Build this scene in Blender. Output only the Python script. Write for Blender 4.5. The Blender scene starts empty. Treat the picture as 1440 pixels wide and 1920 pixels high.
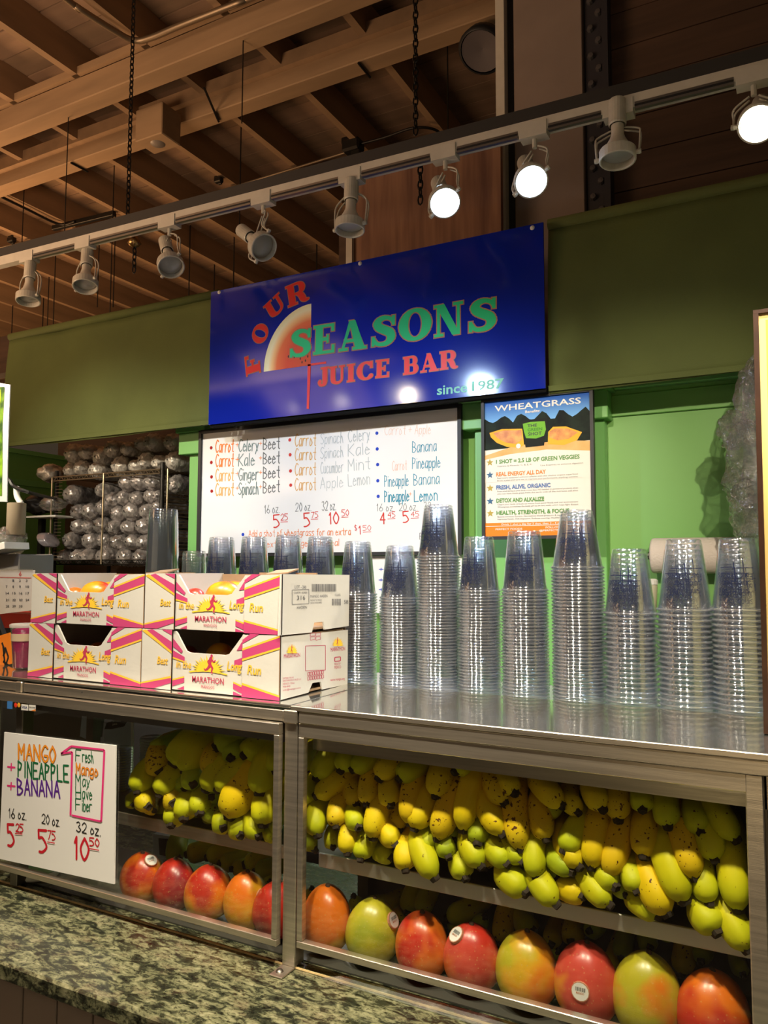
import bpy, bmesh, math, random
from mathutils import Vector, Matrix
random.seed(7)
PI = math.pi
SC = bpy.context.scene
COL = SC.collection
# ---------------------------------------------------------------- camera
H = 1.696                       # eye height
FPX = 1450.0
YAW, PIT, ROL = math.radians(27.85), math.radians(4.25), math.radians(.15)
_F = Vector((-math.sin(YAW)*math.cos(PIT), math.cos(YAW)*math.cos(PIT), math.sin(PIT)))
_R0 = Vector((math.cos(YAW), math.sin(YAW), 0)); _U0 = _R0.cross(_F)
_R = _R0*math.cos(ROL)+_U0*math.sin(ROL); _U = _U0*math.cos(ROL)-_R0*math.sin(ROL)
CAMP = Vector((0, 0, H))
cd = bpy.data.cameras.new('camera'); cam = bpy.data.objects.new('camera', cd); COL.objects.link(cam)
cd.sensor_fit = 'VERTICAL'; cd.sensor_height = 36; cd.lens = FPX/1920*36; cd.clip_start = .05
m = Matrix.Identity(4)
for i, v in enumerate((_R, _U, -_F)):
    for j in range(3): m[j][i] = v[j]
m.translation = CAMP
cam.matrix_world = m
SC.camera = cam
def ray(x, y): return _R*((x-720)/FPX) - _U*((y-960)/FPX) + _F
def aY(x, y, Y): r = ray(x, y); return CAMP + r*(Y/r.y)
def aX(x, y, X): r = ray(x, y); return CAMP + r*(X/r.x)
def aZ(x, y, Z): r = ray(x, y); return CAMP + r*((Z-H)/r.z)
def dist(p): return (p-CAMP).dot(_F)
# ---------------------------------------------------------------- world, exposure
w = bpy.data.worlds.new('world'); SC.world = w; w.use_nodes = True
w.node_tree.nodes['Background'].inputs[0].default_value = (1, .72, .45, 1)
w.node_tree.nodes['Background'].inputs[1].default_value = .042
SC.view_settings.view_transform = 'Standard'; SC.view_settings.look = 'None'
SC.view_settings.exposure = 0.0; SC.view_settings.gamma = 1
try: SC.view_settings.use_curve_mapping = False
except Exception: pass
SC.cycles.transparent_max_bounces = 48
SC.cycles.max_bounces = 8
LAMP_W = {'cold': 40.0, 'warm': 40.0}
# unseen area lights added as fill, behind and beside the viewer (out of frame)
def fill_light(x, y, z, sx, sy, e, col, rx=0):
    l = bpy.data.lights.new('fill_light', 'AREA'); l.shape = 'RECTANGLE'; l.size = sx; l.size_y = sy
    l.energy = e; l.color = col
    o = bpy.data.objects.new('fill_light', l); COL.objects.link(o); o.location = (x, y, z); o.rotation_euler = (rx, 0, 0)
    return o
fill_light(-4.5, -1.5, 3.6, 1.2, 1.2, 9, (1, .62, .32), math.radians(35))
fill_light(1.5, -2.0, 3.8, 1.2, 1.2, 5, (1, .78, .5), math.radians(35))
fill_light(-3.0, -3.4, 1.9, 4.5, 1.6, 4, (1, .74, .48), math.radians(85))   # broad unseen light added as front fill
fill_light(-4.0, .4, 2.4, 1.6, 1.2, 95, (1, .64, .38), math.radians(170))   # unseen upward light added to brighten the roof deck
fill_light(-5.0, -1.2, 3.7, 3.0, 1.2, 110, (1, .62, .36), math.radians(162))   # another unseen light added to throw light on the roof
fill_light(.5, -2.3, .95, 2.2, .9, 6, (1, .72, .36), math.radians(90))   # low warm light, added unseen to be mirrored in the steel rails
up = fill_light(-7.5, 3.6, 2.4, 3.0, 1.5, 190, (1, .55, .25), math.radians(180))   # added light on the left, unseen, shining at the roof
# ---------------------------------------------------------------- materials
MATS = {}
def nm(name):
    m = bpy.data.materials.new(name); m.use_nodes = True
    nt = m.node_tree; b = nt.nodes['Principled BSDF']
    return m, nt, b
def L(nt, a, b): nt.links.new(a, b)
def mat(name, col, rough=.5, metal=0, spec=.5, noise=0, nscale=8, bump=0, bscale=60, emit=None, es=0, coat=0, col2=None, stretch=None):
    if name in MATS: return MATS[name]
    m, nt, b = nm(name)
    b.inputs['Base Color'].default_value = (*col, 1); b.inputs['Roughness'].default_value = rough
    b.inputs['Metallic'].default_value = metal; b.inputs['Specular IOR Level'].default_value = spec
    b.inputs['Coat Weight'].default_value = coat
    tc = nt.nodes.new('ShaderNodeTexCoord'); mp = nt.nodes.new('ShaderNodeMapping'); L(nt, tc.outputs['Object'], mp.inputs[0])
    if stretch: mp.inputs['Scale'].default_value = stretch
    if noise or col2:
        n = nt.nodes.new('ShaderNodeTexNoise'); n.inputs['Scale'].default_value = nscale; n.inputs['Detail'].default_value = 6
        L(nt, mp.outputs[0], n.inputs['Vector'])
        r = nt.nodes.new('ShaderNodeValToRGB'); L(nt, n.outputs['Fac'], r.inputs[0]); L(nt, r.outputs[0], b.inputs['Base Color'])
        c2 = col2 or tuple(c*(1-noise) for c in col)
        r.color_ramp.elements[0].color = (*c2, 1); r.color_ramp.elements[0].position = .35
        r.color_ramp.elements[1].color = (*col, 1); r.color_ramp.elements[1].position = .65
    if bump:
        n2 = nt.nodes.new('ShaderNodeTexNoise'); n2.inputs['Scale'].default_value = bscale; n2.inputs['Detail'].default_value = 4
        L(nt, mp.outputs[0], n2.inputs['Vector'])
        bp = nt.nodes.new('ShaderNodeBump'); bp.inputs['Strength'].default_value = bump; bp.inputs['Distance'].default_value = .01
        L(nt, n2.outputs['Fac'], bp.inputs['Height']); L(nt, bp.outputs[0], b.inputs['Normal'])
    if emit: b.inputs['Emission Color'].default_value = (*emit, 1); b.inputs['Emission Strength'].default_value = es
    MATS[name] = m; return m
def clear(name, tint, gloss_min, gloss_max, rough=.05, bump=0, bscale=30, milk=0, mcol=(.8, .8, .85), blend=.35):
    m = bpy.data.materials.new(name); m.use_nodes = True; nt = m.node_tree; nt.nodes.clear()
    o = nt.nodes.new('ShaderNodeOutputMaterial'); t = nt.nodes.new('ShaderNodeBsdfTransparent'); t.inputs[0].default_value = (*tint, 1)
    g = nt.nodes.new('ShaderNodeBsdfGlossy'); g.inputs['Roughness'].default_value = rough; g.inputs[0].default_value = (1, 1, 1, 1)
    lw = nt.nodes.new('ShaderNodeLayerWeight'); lw.inputs[0].default_value = blend
    mr = nt.nodes.new('ShaderNodeMapRange'); mr.inputs[3].default_value = gloss_min; mr.inputs[4].default_value = gloss_max
    L(nt, lw.outputs['Facing'], mr.inputs[0])
    mx = nt.nodes.new('ShaderNodeMixShader'); L(nt, mr.outputs[0], mx.inputs[0]); L(nt, t.outputs[0], mx.inputs[1]); L(nt, g.outputs[0], mx.inputs[2])
    last = mx
    if milk:
        d = nt.nodes.new('ShaderNodeBsdfDiffuse'); d.inputs[0].default_value = (*mcol, 1)
        m2 = nt.nodes.new('ShaderNodeMixShader'); m2.inputs[0].default_value = milk
        L(nt, mx.outputs[0], m2.inputs[1]); L(nt, d.outputs[0], m2.inputs[2]); last = m2
    if bump:
        tc = nt.nodes.new('ShaderNodeTexCoord'); n = nt.nodes.new('ShaderNodeTexNoise'); n.inputs['Scale'].default_value = bscale; n.inputs['Detail'].default_value = 3
        L(nt, tc.outputs['Object'], n.inputs['Vector']); bp = nt.nodes.new('ShaderNodeBump'); bp.inputs['Strength'].default_value = bump; bp.inputs['Distance'].default_value = .02
        L(nt, n.outputs['Fac'], bp.inputs['Height']); L(nt, bp.outputs[0], g.inputs['Normal']); L(nt, bp.outputs[0], lw.inputs['Normal'])
    L(nt, last.outputs[0], o.inputs[0]); MATS[name] = m; return m
def ink(name, col, rough=.6): return mat('ink_'+name, col, rough, spec=.2)

steel = mat('brushed_steel', (.66, .60, .51), .28, .88, noise=.25, nscale=5, stretch=(1, 1, 30), bump=.05, bscale=40)
steel_top = mat('polished_steel_sheet', (.64, .62, .56), .07, .92, noise=.1, nscale=3, bump=.01, bscale=4)
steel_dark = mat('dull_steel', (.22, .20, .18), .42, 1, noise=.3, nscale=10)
green = mat('green_paint', (.18, .42, .10), .42, noise=.06, nscale=2)
green_lt = mat('green_trim_paint', (.18, .45, .13), .38)
green_dk = mat('green_fabric', (.105, .13, .032), .85, noise=.18, nscale=3, bump=.12, bscale=250)
wood_br = mat('painted_brown_board', (.27, .17, .10), .75, noise=.25, nscale=4, bump=.08, bscale=30, stretch=(.3, 3, 3))
wood_joist = mat('painted_joist', (.29, .185, .105), .75, noise=.22, nscale=5, stretch=(2, .3, 2))
wood_beam = mat('painted_beam', (.33, .215, .12), .75, noise=.22, nscale=5, stretch=(.3, 2, 2), bump=.05, bscale=20)
wood_dark = mat('dark_brown_plank', (.085, .045, .026), .7, noise=.35, nscale=4, stretch=(.3, 3, 5))
ply = mat('plywood', (.30, .15, .085), .65, nscale=2.2, col2=(.14, .06, .038), stretch=(9, 1, .7))
pink_board = mat('pinkish_board', (.27, .205, .17), .75, noise=.12, nscale=5)
black = mat('matte_black', (.012, .012, .013), .5)
blackmetal = mat('black_metal', (.02, .018, .016), .45, .6)
white_paint = mat('white_enamel', (.62, .58, .50), .35, noise=.08, nscale=20)
lamp_metal = mat('lamp_enamel', (.60, .565, .48), .3, noise=.15, nscale=25)
card_white = mat('white_card', (.62, .61, .58), .6, noise=.04, nscale=6, bump=.03, bscale=90)
card_brown = mat('brown_corrugated', (.36, .235, .14), .8, noise=.15, nscale=30)
paper = mat('paper_white', (.78, .77, .74), .6)
wb_white = mat('whiteboard_enamel', (.86, .86, .86), .14, spec=.6)
glass = clear('pane_glass', (.96, .975, .965), .02, .35, .01, blend=.2)
cupm = clear('clear_cup_plastic', (.93, .945, .965), .03, .55, .07, milk=.015, mcol=(.62, .66, .74))
rimm = clear('cup_rim_plastic', (.72, .75, .80), .16, .80, .09, milk=.10, mcol=(.55, .58, .64))
cupm2 = clear('clear_thick_plastic', (.90, .92, .92), .05, .6, .08, milk=.015)
bagm = clear('crinkled_film', (.80, .80, .82), .14, .75, .12, bump=.9, bscale=28, milk=.15, mcol=(.55, .53, .52))
bagm2 = clear('crinkled_film_loose', (.8, .8, .8), .10, .7, .10, bump=1, bscale=45, milk=.04, mcol=(.6, .58, .52))
navy = ink('navy', (.006, .012, .055))
# ---------------------------------------------------------------- mesh helpers
class MB:
    def __init__(s): s.v = []; s.f = []
    def add(s, vs, fs):
        n = len(s.v); s.v += [tuple(p) for p in vs]; s.f += [tuple(i+n for i in q) for q in fs]; return s
    def box(s, a, b):
        x0, y0, z0 = a; x1, y1, z1 = b
        if x0 > x1: x0, x1 = x1, x0
        if y0 > y1: y0, y1 = y1, y0
        if z0 > z1: z0, z1 = z1, z0
        return s.add([(x0,y0,z0),(x1,y0,z0),(x1,y1,z0),(x0,y1,z0),(x0,y0,z1),(x1,y0,z1),(x1,y1,z1),(x0,y1,z1)],
                     [(0,3,2,1),(4,5,6,7),(0,1,5,4),(1,2,6,5),(2,3,7,6),(3,0,4,7)])
    def obox(s, c, u, v, w):      # oriented box: centre, three half vectors
        c, u, v, w = map(Vector, (c, u, v, w))
        P = [c+a*u+b*v+d*w for d in (-1, 1) for a, b in ((-1,-1),(1,-1),(1,1),(-1,1))]
        return s.add(P, [(0,3,2,1),(4,5,6,7),(0,1,5,4),(1,2,6,5),(2,3,7,6),(3,0,4,7)])
    def tube(s, path, rad, n=8, cap=True, lobes=0, la=0):
        path = [Vector(p) for p in path]
        if not hasattr(rad, '__len__'): rad = [rad]*len(path)
        rings = []; up = None
        for i, p in enumerate(path):
            t = (path[min(i+1, len(path)-1)]-path[max(i-1, 0)]).normalized()
            if up is None:
                up = Vector((0, 0, 1)) if abs(t.z) < .9 else Vector((1, 0, 0))
            a = t.cross(up)
            if a.length < 1e-6: a = t.cross(Vector((0, 1, 0)))
            a.normalize(); b = a.cross(t).normalized(); up = b
            rings.append([p+(a*math.cos(2*PI*k/n)+b*math.sin(2*PI*k/n))*rad[i]*(1+la*math.cos(lobes*2*PI*k/n)) for k in range(n)])
        vs = [q for r in rings for q in r]; fs = []
        for i in range(len(rings)-1):
            for k in range(n):
                k2 = (k+1) % n; fs.append((i*n+k, i*n+k2, (i+1)*n+k2, (i+1)*n+k))
        if cap: fs.append(tuple(range(n))[::-1]); fs.append(tuple((len(rings)-1)*n+k for k in range(n)))
        return s.add(vs, fs)
    def lathe(s, prof, n=24, c=(0, 0, 0), axis=(0, 0, 1), wob=None):     # prof: (r, h)
        ax = Vector(axis).normalized(); a = ax.orthogonal().normalized(); b = ax.cross(a); c = Vector(c)
        vs = []; fs = []
        for i, (r, h) in enumerate(prof):
            for k in range(n):
                rr = r*(wob(i, k) if wob else 1)
                vs.append(c+ax*h+(a*math.cos(2*PI*k/n)+b*math.sin(2*PI*k/n))*max(rr, 1e-5))
        for i in range(len(prof)-1):
            for k in range(n):
                k2 = (k+1) % n; fs.append((i*n+k, i*n+k2, (i+1)*n+k2, (i+1)*n+k))
        return s.add(vs, fs)
    def poly(s, pts): return s.add(pts, [tuple(range(len(pts)))])
    def prism(s, pts, d):
        pts = [Vector(p) for p in pts]; d = Vector(d); n = len(pts)
        return s.add(pts+[p+d for p in pts], [tuple(range(n))[::-1], tuple(range(n, 2*n))]+[(i, (i+1) % n, n+(i+1) % n, n+i) for i in range(n)])
def mesh(name, mb, m, smooth=False, bevel=0, flat=False):
    flat = flat or name in ('writing', 'lettering', 'letter', 'outline', 'underlines')
    me = bpy.data.meshes.new(name); me.from_pydata(mb.v, [], mb.f); me.update()
    ms = m if isinstance(m, (list, tuple)) else [m]
    for q in ms: me.materials.append(q)
    if smooth or bevel or len(mb.f) < 8000:
        bm = bmesh.new(); bm.from_mesh(me)
        if not flat: bmesh.ops.recalc_face_normals(bm, faces=bm.faces)
        if bevel: bmesh.ops.bevel(bm, geom=bm.edges[:], offset=bevel, segments=1, affect='EDGES', clamp_overlap=True)
        bm.to_mesh(me); bm.free()
    if smooth: me.shade_smooth()
    return me
def ob(name, mb, m, parent=None, smooth=False, bevel=0, label=None, cat=None, group=None, kind=None):
    me = mb if isinstance(mb, bpy.types.Mesh) else mesh(name, mb, m, smooth, bevel)
    o = bpy.data.objects.new(name, me); COL.objects.link(o)
    if parent is not None:
        o.parent = parent; o.matrix_parent_inverse = parent.matrix_world.inverted()
    if label: o['label'] = label
    if cat: o['category'] = cat
    if group: o['group'] = group
    if kind: o['kind'] = kind
    return o
def thing(name, label, cat, loc=(0, 0, 0), group=None):
    o = bpy.data.objects.new(name, None); COL.objects.link(o); o.location = loc; o.empty_display_size = .05
    o.matrix_world = Matrix.Translation(Vector(loc))
    o['label'] = label; o['category'] = cat
    if group: o['group'] = group
    return o
def struct(name, mb, m, parent=None, **k):
    o = ob(name, mb, m, parent, **k)
    if parent is None: o['kind'] = 'structure'
    return o
def cr(pts, k=6):      # catmull-rom
    pts = [Vector(p) for p in pts]; out = []
    for i in range(len(pts)-1):
        p0 = pts[max(i-1, 0)]; p1 = pts[i]; p2 = pts[i+1]; p3 = pts[min(i+2, len(pts)-1)]
        for j in range(k):
            t = j/k
            out.append(.5*((2*p1)+(p2-p0)*t+(2*p0-5*p1+4*p2-p3)*t*t+(3*p1-p0-3*p2+p3)*t**3))
    out.append(pts[-1]); return out
# ------------------------------------------------- flat drawing frames: o + u*x + v*y, n = towards the viewer
class Fr:
    def __init__(s, o, u, v, n): s.o, s.u, s.v, s.n = Vector(o), Vector(u), Vector(v), Vector(n).normalized()
    def p(s, x, y, h=0): return s.o+s.u*x+s.v*y+s.n*h
PLN = {'Y': (aY, Vector((0, -1, 0))), 'X': (aX, Vector((1, 0, 0))), 'Z': (aZ, Vector((0, 0, 1)))}
def frame(x0, y0, x1, y1, hp, ax, val, h=.001, up=None):     # baseline from pixel to pixel, height hp pixels, unit = height
    fn, n = PLN[ax]
    a = fn(x0, y0, val); b = fn(x1, y1, val); wd = (b-a).length; u = (b-a).normalized()
    v = n.cross(u).normalized() if up is None else Vector(up)
    hh = hp*dist(a)/FPX
    return Fr(a+n*h, u*hh, v*hh, n), wd/hh
LIFT = 4e-6
def strokes(mb, fr, pl, wd, h=0):
    """round-jointed pen strokes; pl = list of polylines of (x, y) or (x, y, width)"""
    for line in pl:
        P = [(q[0], q[1], (q[2] if len(q) > 2 else wd)/2) for q in line]
        for i in range(len(P)-1):
            (x0, y0, w0), (x1, y1, w1) = P[i], P[i+1]
            dx, dy = x1-x0, y1-y0; l = math.hypot(dx, dy) or 1; nx, ny = -dy/l, dx/l
            h += LIFT; mb.poly([fr.p(x0+nx*w0, y0+ny*w0, h), fr.p(x0-nx*w0, y0-ny*w0, h), fr.p(x1-nx*w1, y1-ny*w1, h), fr.p(x1+nx*w1, y1+ny*w1, h)])
        for (x, y, r) in P:
            h += LIFT; mb.poly([fr.p(x+r*math.cos(a*PI/4), y+r*math.sin(a*PI/4), h) for a in range(8)])
# pen font: grid 4 wide, 8 high; letters a,b = -1,-2 below the line; ~ = curve
G = {
'A': ['00 28 40', '13 33'], 'B': ['00 08', '~08 27 36 24 04', '~04 33 42 20 00'], 'C': ['~47 28 04 20 41'], 'D': ['00 08', '~08 37 44 31 00'],
'E': ['48 08 00 40', '04 34'], 'F': ['48 08 00', '04 34'], 'G': ['~47 28 04 20 41 43', '23 43'], 'H': ['00 08', '40 48', '04 44'], 'I': ['10 18'],
'J': ['~48 42 20 01'], 'K': ['00 08', '48 04 40'], 'L': ['08 00 40'], 'M': ['00 08 23 48 40'], 'N': ['00 08 40 48'], 'O': ['~28 04 20 44 28'],
'P': ['00 08', '~08 37 36 24 04'], 'Q': ['~28 04 20 44 28', '22 4a'], 'R': ['00 08', '~08 37 36 24 04', '14 40'], 'S': ['~47 28 06 24 42 20 01'],
'T': ['08 48', '20 28'], 'U': ['~08 02 20 42 48'], 'V': ['08 20 48'], 'W': ['08 10 25 30 48'], 'X': ['00 48', '08 40'], 'Y': ['08 24 48', '24 20'], 'Z': ['08 48 00 40'],
'a': ['~35 15 02 10 32', '35 30'], 'b': ['08 00', '~03 25 33 20 00'], 'c': ['~34 15 02 10 31'], 'd': ['38 30', '~33 15 02 10 31'], 'e': ['~03 33 24 15 02 10 31'],
'f': ['~38 17 15 10', '05 25'], 'g': ['~35 15 02 11 32', '~35 30 2b 0a'], 'h': ['08 00', '~03 15 24 30'], 'i': ['00 05', '07 07'], 'j': ['25 2a 0b', '27 27'],
'k': ['08 00', '35 02 30'], 'l': ['08 00'], 'm': ['05 00', '~03 15 23 20', '~23 35 43 40'], 'n': ['05 00', '~03 15 34 30'], 'o': ['~15 02 10 32 15'],
'p': ['05 0b', '~04 25 33 20 01'], 'q': ['35 3b', '~34 15 02 10 31'], 'r': ['05 00', '~03 15 35'], 's': ['~35 15 04 22 31 10 00'], 't': ['~28 21 30', '05 35'],
'u': ['~05 01 10 31', '35 30'], 'v': ['05 20 35'], 'w': ['05 10 23 30 45'], 'x': ['05 30', '00 35'], 'y': ['05 20', '35 0b'], 'z': ['05 35 00 30'],
'0': ['~28 04 20 44 28'], '1': ['06 18 10'], '2': ['~06 28 46 22 00 40'], '3': ['~07 28 36 24 42 20 01'], '4': ['30 38 03 43'], '5': ['48 08 05', '~05 25 42 20 00'],
'6': ['~38 14 02 20 42 24 02'], '7': ['08 48 10'], '8': ['~24 06 28 46 24 02 20 42 24'], '9': ['~44 24 06 28 46 43 20'], '+': ['22 26', '04 44'], '.': ['00 00'],
'$': ['~47 28 06 24 42 20 01', '29 2a'], '-': ['04 34'], ',': ['11 0a'], '&': ['~40 16 28 36 02 10 43'], "'": ['28 26'], ':': ['11 11', '14 14'], '=': ['03 43', '05 45'], '@': ['~43 24 22 33 46 28 04 20 40'], '/': ['0a 48']}
def _pt(s):
    g = {'a': -1, 'b': -2}
    return (float(s[0]), float(g.get(s[1], s[1])) if s[1] in g else float(s[1]))
ADV = {'I': 3.2, 'i': 1.6, 'l': 1.7, '.': 1.6, ',': 2, 'm': 5.6, 'w': 5.4, 'M': 5.6, 'W': 5.6, ' ': 2.6, '1': 2.9, 't': 4.2, 'f': 3.8, 'r': 4.4, "'": 2, ':': 2}
def pen(mb, text, fr, width, wd, jit=.02, h=0, slant=0):
    adv = [ADV.get(c, 5.4 if (c.isupper() or c.isdigit() or c in '+$&@=') else 4.5) for c in text]
    tot = sum(adv)-1.2; k = width/tot; x = 0
    for c, a in zip(text, adv):
        for st in G.get(c, []):
            cur = st[0] == '~'; P = [_pt(q) for q in st.lstrip('~').split()]
            P = [(px+random.uniform(-.12, .12), py+random.uniform(-.15, .15)) for px, py in P]
            if cur: P = [(v.x, v.y) for v in cr([(a_, b_, 0) for a_, b_ in P], 5)]
            strokes(mb, fr, [[((x+px)*k+slant*py/8, py/8) for px, py in P]], wd, h); h += LIFT*len(P)*.5
        x += a
def btext(text, fr, width, h=0, bold=0, height=1.0, squash=True):
    """built-in typeface converted to a mesh lying in the frame; returns MB"""
    cu = bpy.data.curves.new('t', 'FONT'); cu.body = text; cu.size = 1; cu.resolution_u = 2; cu.offset = bold
    o = bpy.data.objects.new('t', cu); COL.objects.link(o)
    dg = bpy.context.evaluated_depsgraph_get(); me = bpy.data.meshes.new_from_object(o.evaluated_get(dg))
    mb = MB()
    if len(me.vertices):
        xs = [v.co.x for v in me.vertices]; ys = [v.co.y for v in me.vertices]
        x0, x1 = min(xs), max(xs); cap = .73; k = width/(x1-x0)
        mb.add([fr.p((v.co.x-x0)*k, v.co.y/cap*height, h) for v in me.vertices], [tuple(p.vertices) for p in me.polygons])
    bpy.data.objects.remove(o); bpy.data.curves.remove(cu); bpy.data.meshes.remove(me)
    return mb
def merge(*mbs):
    r = MB()
    for q in mbs: r.add(q.v, q.f)
    return r
def pxpoly(mb, pts, ax, val, h=.001):
    fn, n = PLN[ax]; mb.poly([fn(x, y, val)+n*h for x, y in pts]); return mb
# ------------------------------------------------- slab serif display letters (unit: cap height 1)
def serif(c):
    """returns (prims, advance); prims: ('r',x0,y0,x1,y1) ('p',pts) ('s',polyline with widths)"""
    T, t, s = .27, .10, .07
    R = lambda *a: ('r',)+a
    def el(cx, cy, rx, ry, a0, a1, thick, thin, n=18):
        out = []
        for i in range(n+1):
            a = math.radians(a0+(a1-a0)*i/n); wv = thin+(thick-thin)*abs(math.cos(a))**1.5
            out.append((cx+rx*math.cos(a), cy+ry*math.sin(a), wv))
        return ('s', out)
    if c == 'F': return [R(.08, 0, .08+T, 1), R(0, 0, .45, s*1.3), R(0, 1-s*1.4, .78, 1), R(.66, .74, .78, 1), R(.3, .44, .58, .56), R(.5, .36, .58, .64)], .84
    if c == 'E': return [R(.08, 0, .08+T, 1), R(0, 0, .8, s*1.4), R(0, 1-s*1.4, .78, 1), R(.67, .74, .78, 1), R(.69, 0, .8, .28), R(.3, .44, .58, .56), R(.5, .36, .58, .64)], .88
    if c == 'O': return [el(.47, .5, .33, .44, 0, 360, T, t)], .98
    if c == 'U': return [R(.08, .3, .08+T, 1), ('s', [(.215, .35, T), (.24, .2, T), (.36, .09, .16), (.5, .065, .13), (.66, .12, .12), (.745, .25, .12), (.755, .45, .12)]), R(.69, .35, .815, 1), R(0, .91, .45, 1), R(.58, .91, .92, 1)], .96
    if c == 'I': return [R(.08, 0, .08+T, 1), R(0, 0, .43, s*1.3), R(0, .91, .43, 1)], .5
    if c == 'J': return [R(.3, .25, .3+T, 1), ('s', [(.435, .3, T), (.42, .13, .24), (.3, .045, .14), (.16, .07, .13), (.13, .2, .2), (.15, .24, .2)]), R(.2, .91, .66, 1)], .7
    if c == 'C': return [el(.47, .5, .33, .44, 52, 318, T, t), R(.68, .62, .8, .98)], .9
    if c == 'B': return [R(.08, 0, .08+T, 1), R(0, 0, .5, .1), R(0, .9, .5, 1), R(.3, .47, .5, .56), el(.5, .73, .2, .225, -90, 90, .24, .09), el(.52, .28, .23, .235, -90, 90, .27, .09)], .92
    if c == 'R': return [R(.08, 0, .08+T, 1), R(0, 0, .43, .09), R(0, .9, .5, 1), R(.3, .44, .5, .53), el(.5, .71, .22, .235, -90, 90, .25, .09), ('s', [(.5, .45, .15), (.62, .36, .25), (.69, .16, .26), (.76, .06, .16), (.9, .055, .1)])], .98
    if c == 'A': return [('p', [(.36, 1), (.58, 1), (.93, .05), (.6, .05)]), ('p', [(.36, 1), (.46, .92), (.2, .05), (.1, .05)]), R(0, 0, .33, .09), R(.5, 0, 1.0, .09), R(.2, .27, .7, .37)], 1.04
    if c == 'N': return [R(.1, 0, .2, 1), R(.78, 0, .88, 1), ('p', [(.05, 1), (.36, 1), (.88, 0), (.62, 0)]), R(0, 0, .32, .09), R(0, .91, .3, 1), R(.66, .91, 1.0, 1)], 1.06
    if c == 'S': return [('s', [(.72, .74, .1), (.66, .86, .12), (.5, .93, .13), (.32, .9, .18), (.22, .76, .25), (.3, .62, .26), (.47, .52, .27), (.62, .42, .27), (.66, .26, .25), (.56, .11, .17), (.4, .065, .13), (.22, .1, .12), (.12, .26, .1)]), R(.68, .66, .77, .98), R(.06, .02, .15, .34)], .88
    return [], .4
def serif_glyph(mb, c, fr, sx, grow=0, h=0):
    prims, adv = serif(c)
    for q in prims:
        if q[0] == 'r':
            _, x0, y0, x1, y1 = q
            h += 8e-6; P = [(x0-grow, y0-grow), (x1+grow, y0-grow), (x1+grow, y1+grow), (x0-grow, y1+grow)]
            mb.poly([fr.p(x*sx, y, h) for x, y in P])
        elif q[0] == 'p':
            h += 8e-6; P = q[1]; cx = sum(p[0] for p in P)/4; cy = sum(p[1] for p in P)/4
            mb.poly([fr.p((x+(grow if x > cx else -grow)*1.15)*sx, y+(grow if y > cy else -grow), h) for x, y in P])
        else:
            h += 8e-6; f2 = Fr(fr.o, fr.u*sx, fr.v, fr.n)
            P = cr([(a, b, 0) for a, b, _ in q[1]], 3) if len(q[1]) < 16 else [Vector((a, b, 0)) for a, b, _ in q[1]]
            W = [x[2] for x in q[1]]
            k = (len(W)-1)/(len(P)-1)
            line = []
            for i, v in enumerate(P):
                t = i*k; j = min(int(t), len(W)-2); wv = W[j]+(W[j+1]-W[j])*(t-j); line.append((v.x, v.y, wv+2*grow))
            strokes(mb, f2, [line], .1, h); h += LIFT*2*len(line)
# ================================================================ SETTING
T = H-.243; GZ = H-.696; YW = 2.95; CZ = H+3.17      # case top, granite, back wall, joist undersides
struct('floor', MB().box((-9, -4, -.1), (4, 12, 0)), mat('floor_tile', (.16, .13, .10), .6, noise=.2))
# back wall of the stand: green board wall with ledge and frieze, cut at the hood
WT = H+.70
bw = struct('wall_back', MB().box((-2.62, YW, 0), (1.6, YW+.08, WT)), green)
ob('ledge', MB().box((-.60, YW-.035, H+.672), (1.6, YW, WT)), green_lt, bw, bevel=.003)
ob('frieze_board', MB().box((-.60, YW-.012, H+.575), (1.6, YW, H+.655)), green, bw, bevel=.002)
ob('ledge', MB().box((-2.53, YW-.035, H+.635), (-1.18, YW, WT)), green_lt, bw, bevel=.003)
def pilaster(x0, x1, name):
    p = struct(name, MB().box((x0, YW-.05, .3), (x1, YW, H+.56)), green_lt, bevel=.003)
    ob('capital', MB().box((x0-.04, YW-.085, H+.56), (x1+.02, YW, H+.665)), green_lt, p, bevel=.003)
    ob('cap_board', MB().box((x0-.05, YW-.10, H+.665), (x1+.035, YW, WT)), green_lt, p, bevel=.003)
pilaster(-1.12, -.605, 'trim_1'); pilaster(-2.62, -2.52, 'trim_2')
ws = struct('wall_left', MB().box((-4.7, 1.2, 0), (-4.6, 3.9, H+.80)), green)
ob('frieze_board', MB().box((-4.6, 1.2, H+.56), (-4.585, 3.82, H+.60)), green_lt, ws)
ob('cornice', MB().box((-4.6, 1.2, H+.77), (-4.57, 3.82, H+.80)), green_lt, ws)
# brown boards standing behind the hood, above the green wall
# joisted roof
ce = struct('ceiling', MB().box((-14, -3, CZ+.26), (3, 16, CZ+.30)), wood_dark)
deckm = [mat('roof_board_%d' % i, c, .8, noise=.22, nscale=4, stretch=(.4, 3, 3)) for i, c in enumerate(((.27, .175, .115), (.25, .165, .105), (.29, .185, .12)))]
pl = {}
y = -1.0; i = 0
while y < 15:
    w_ = .19
    me = mesh('ceiling_board', MB().box((-14, 0, 0), (3, w_-.008, .03)), deckm[i % 3])
    o = ob('ceiling_board', me, None, ce); o.location = (0, y, CZ+.225+random.uniform(-.003, .003)); y += w_; i += 1
jm = mesh('joist', MB().box((-.025, -3, 0), (.025, 16, .225)), wood_joist)
S = 1.585
for k in range(-9, 16):
    o = ob('joist', jm, None, ce); o.location = (-2.52*S-.61*k, 0, CZ)
def beam(name, yr, zr, hr, tr, k=0):
    y0, z0 = yr*S, H+zr*S
    b = struct(name, MB().box((-14, y0, z0), (3, y0+tr*S, z0+hr*S)), wood_beam, ce, bevel=.006)
    return b
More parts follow.
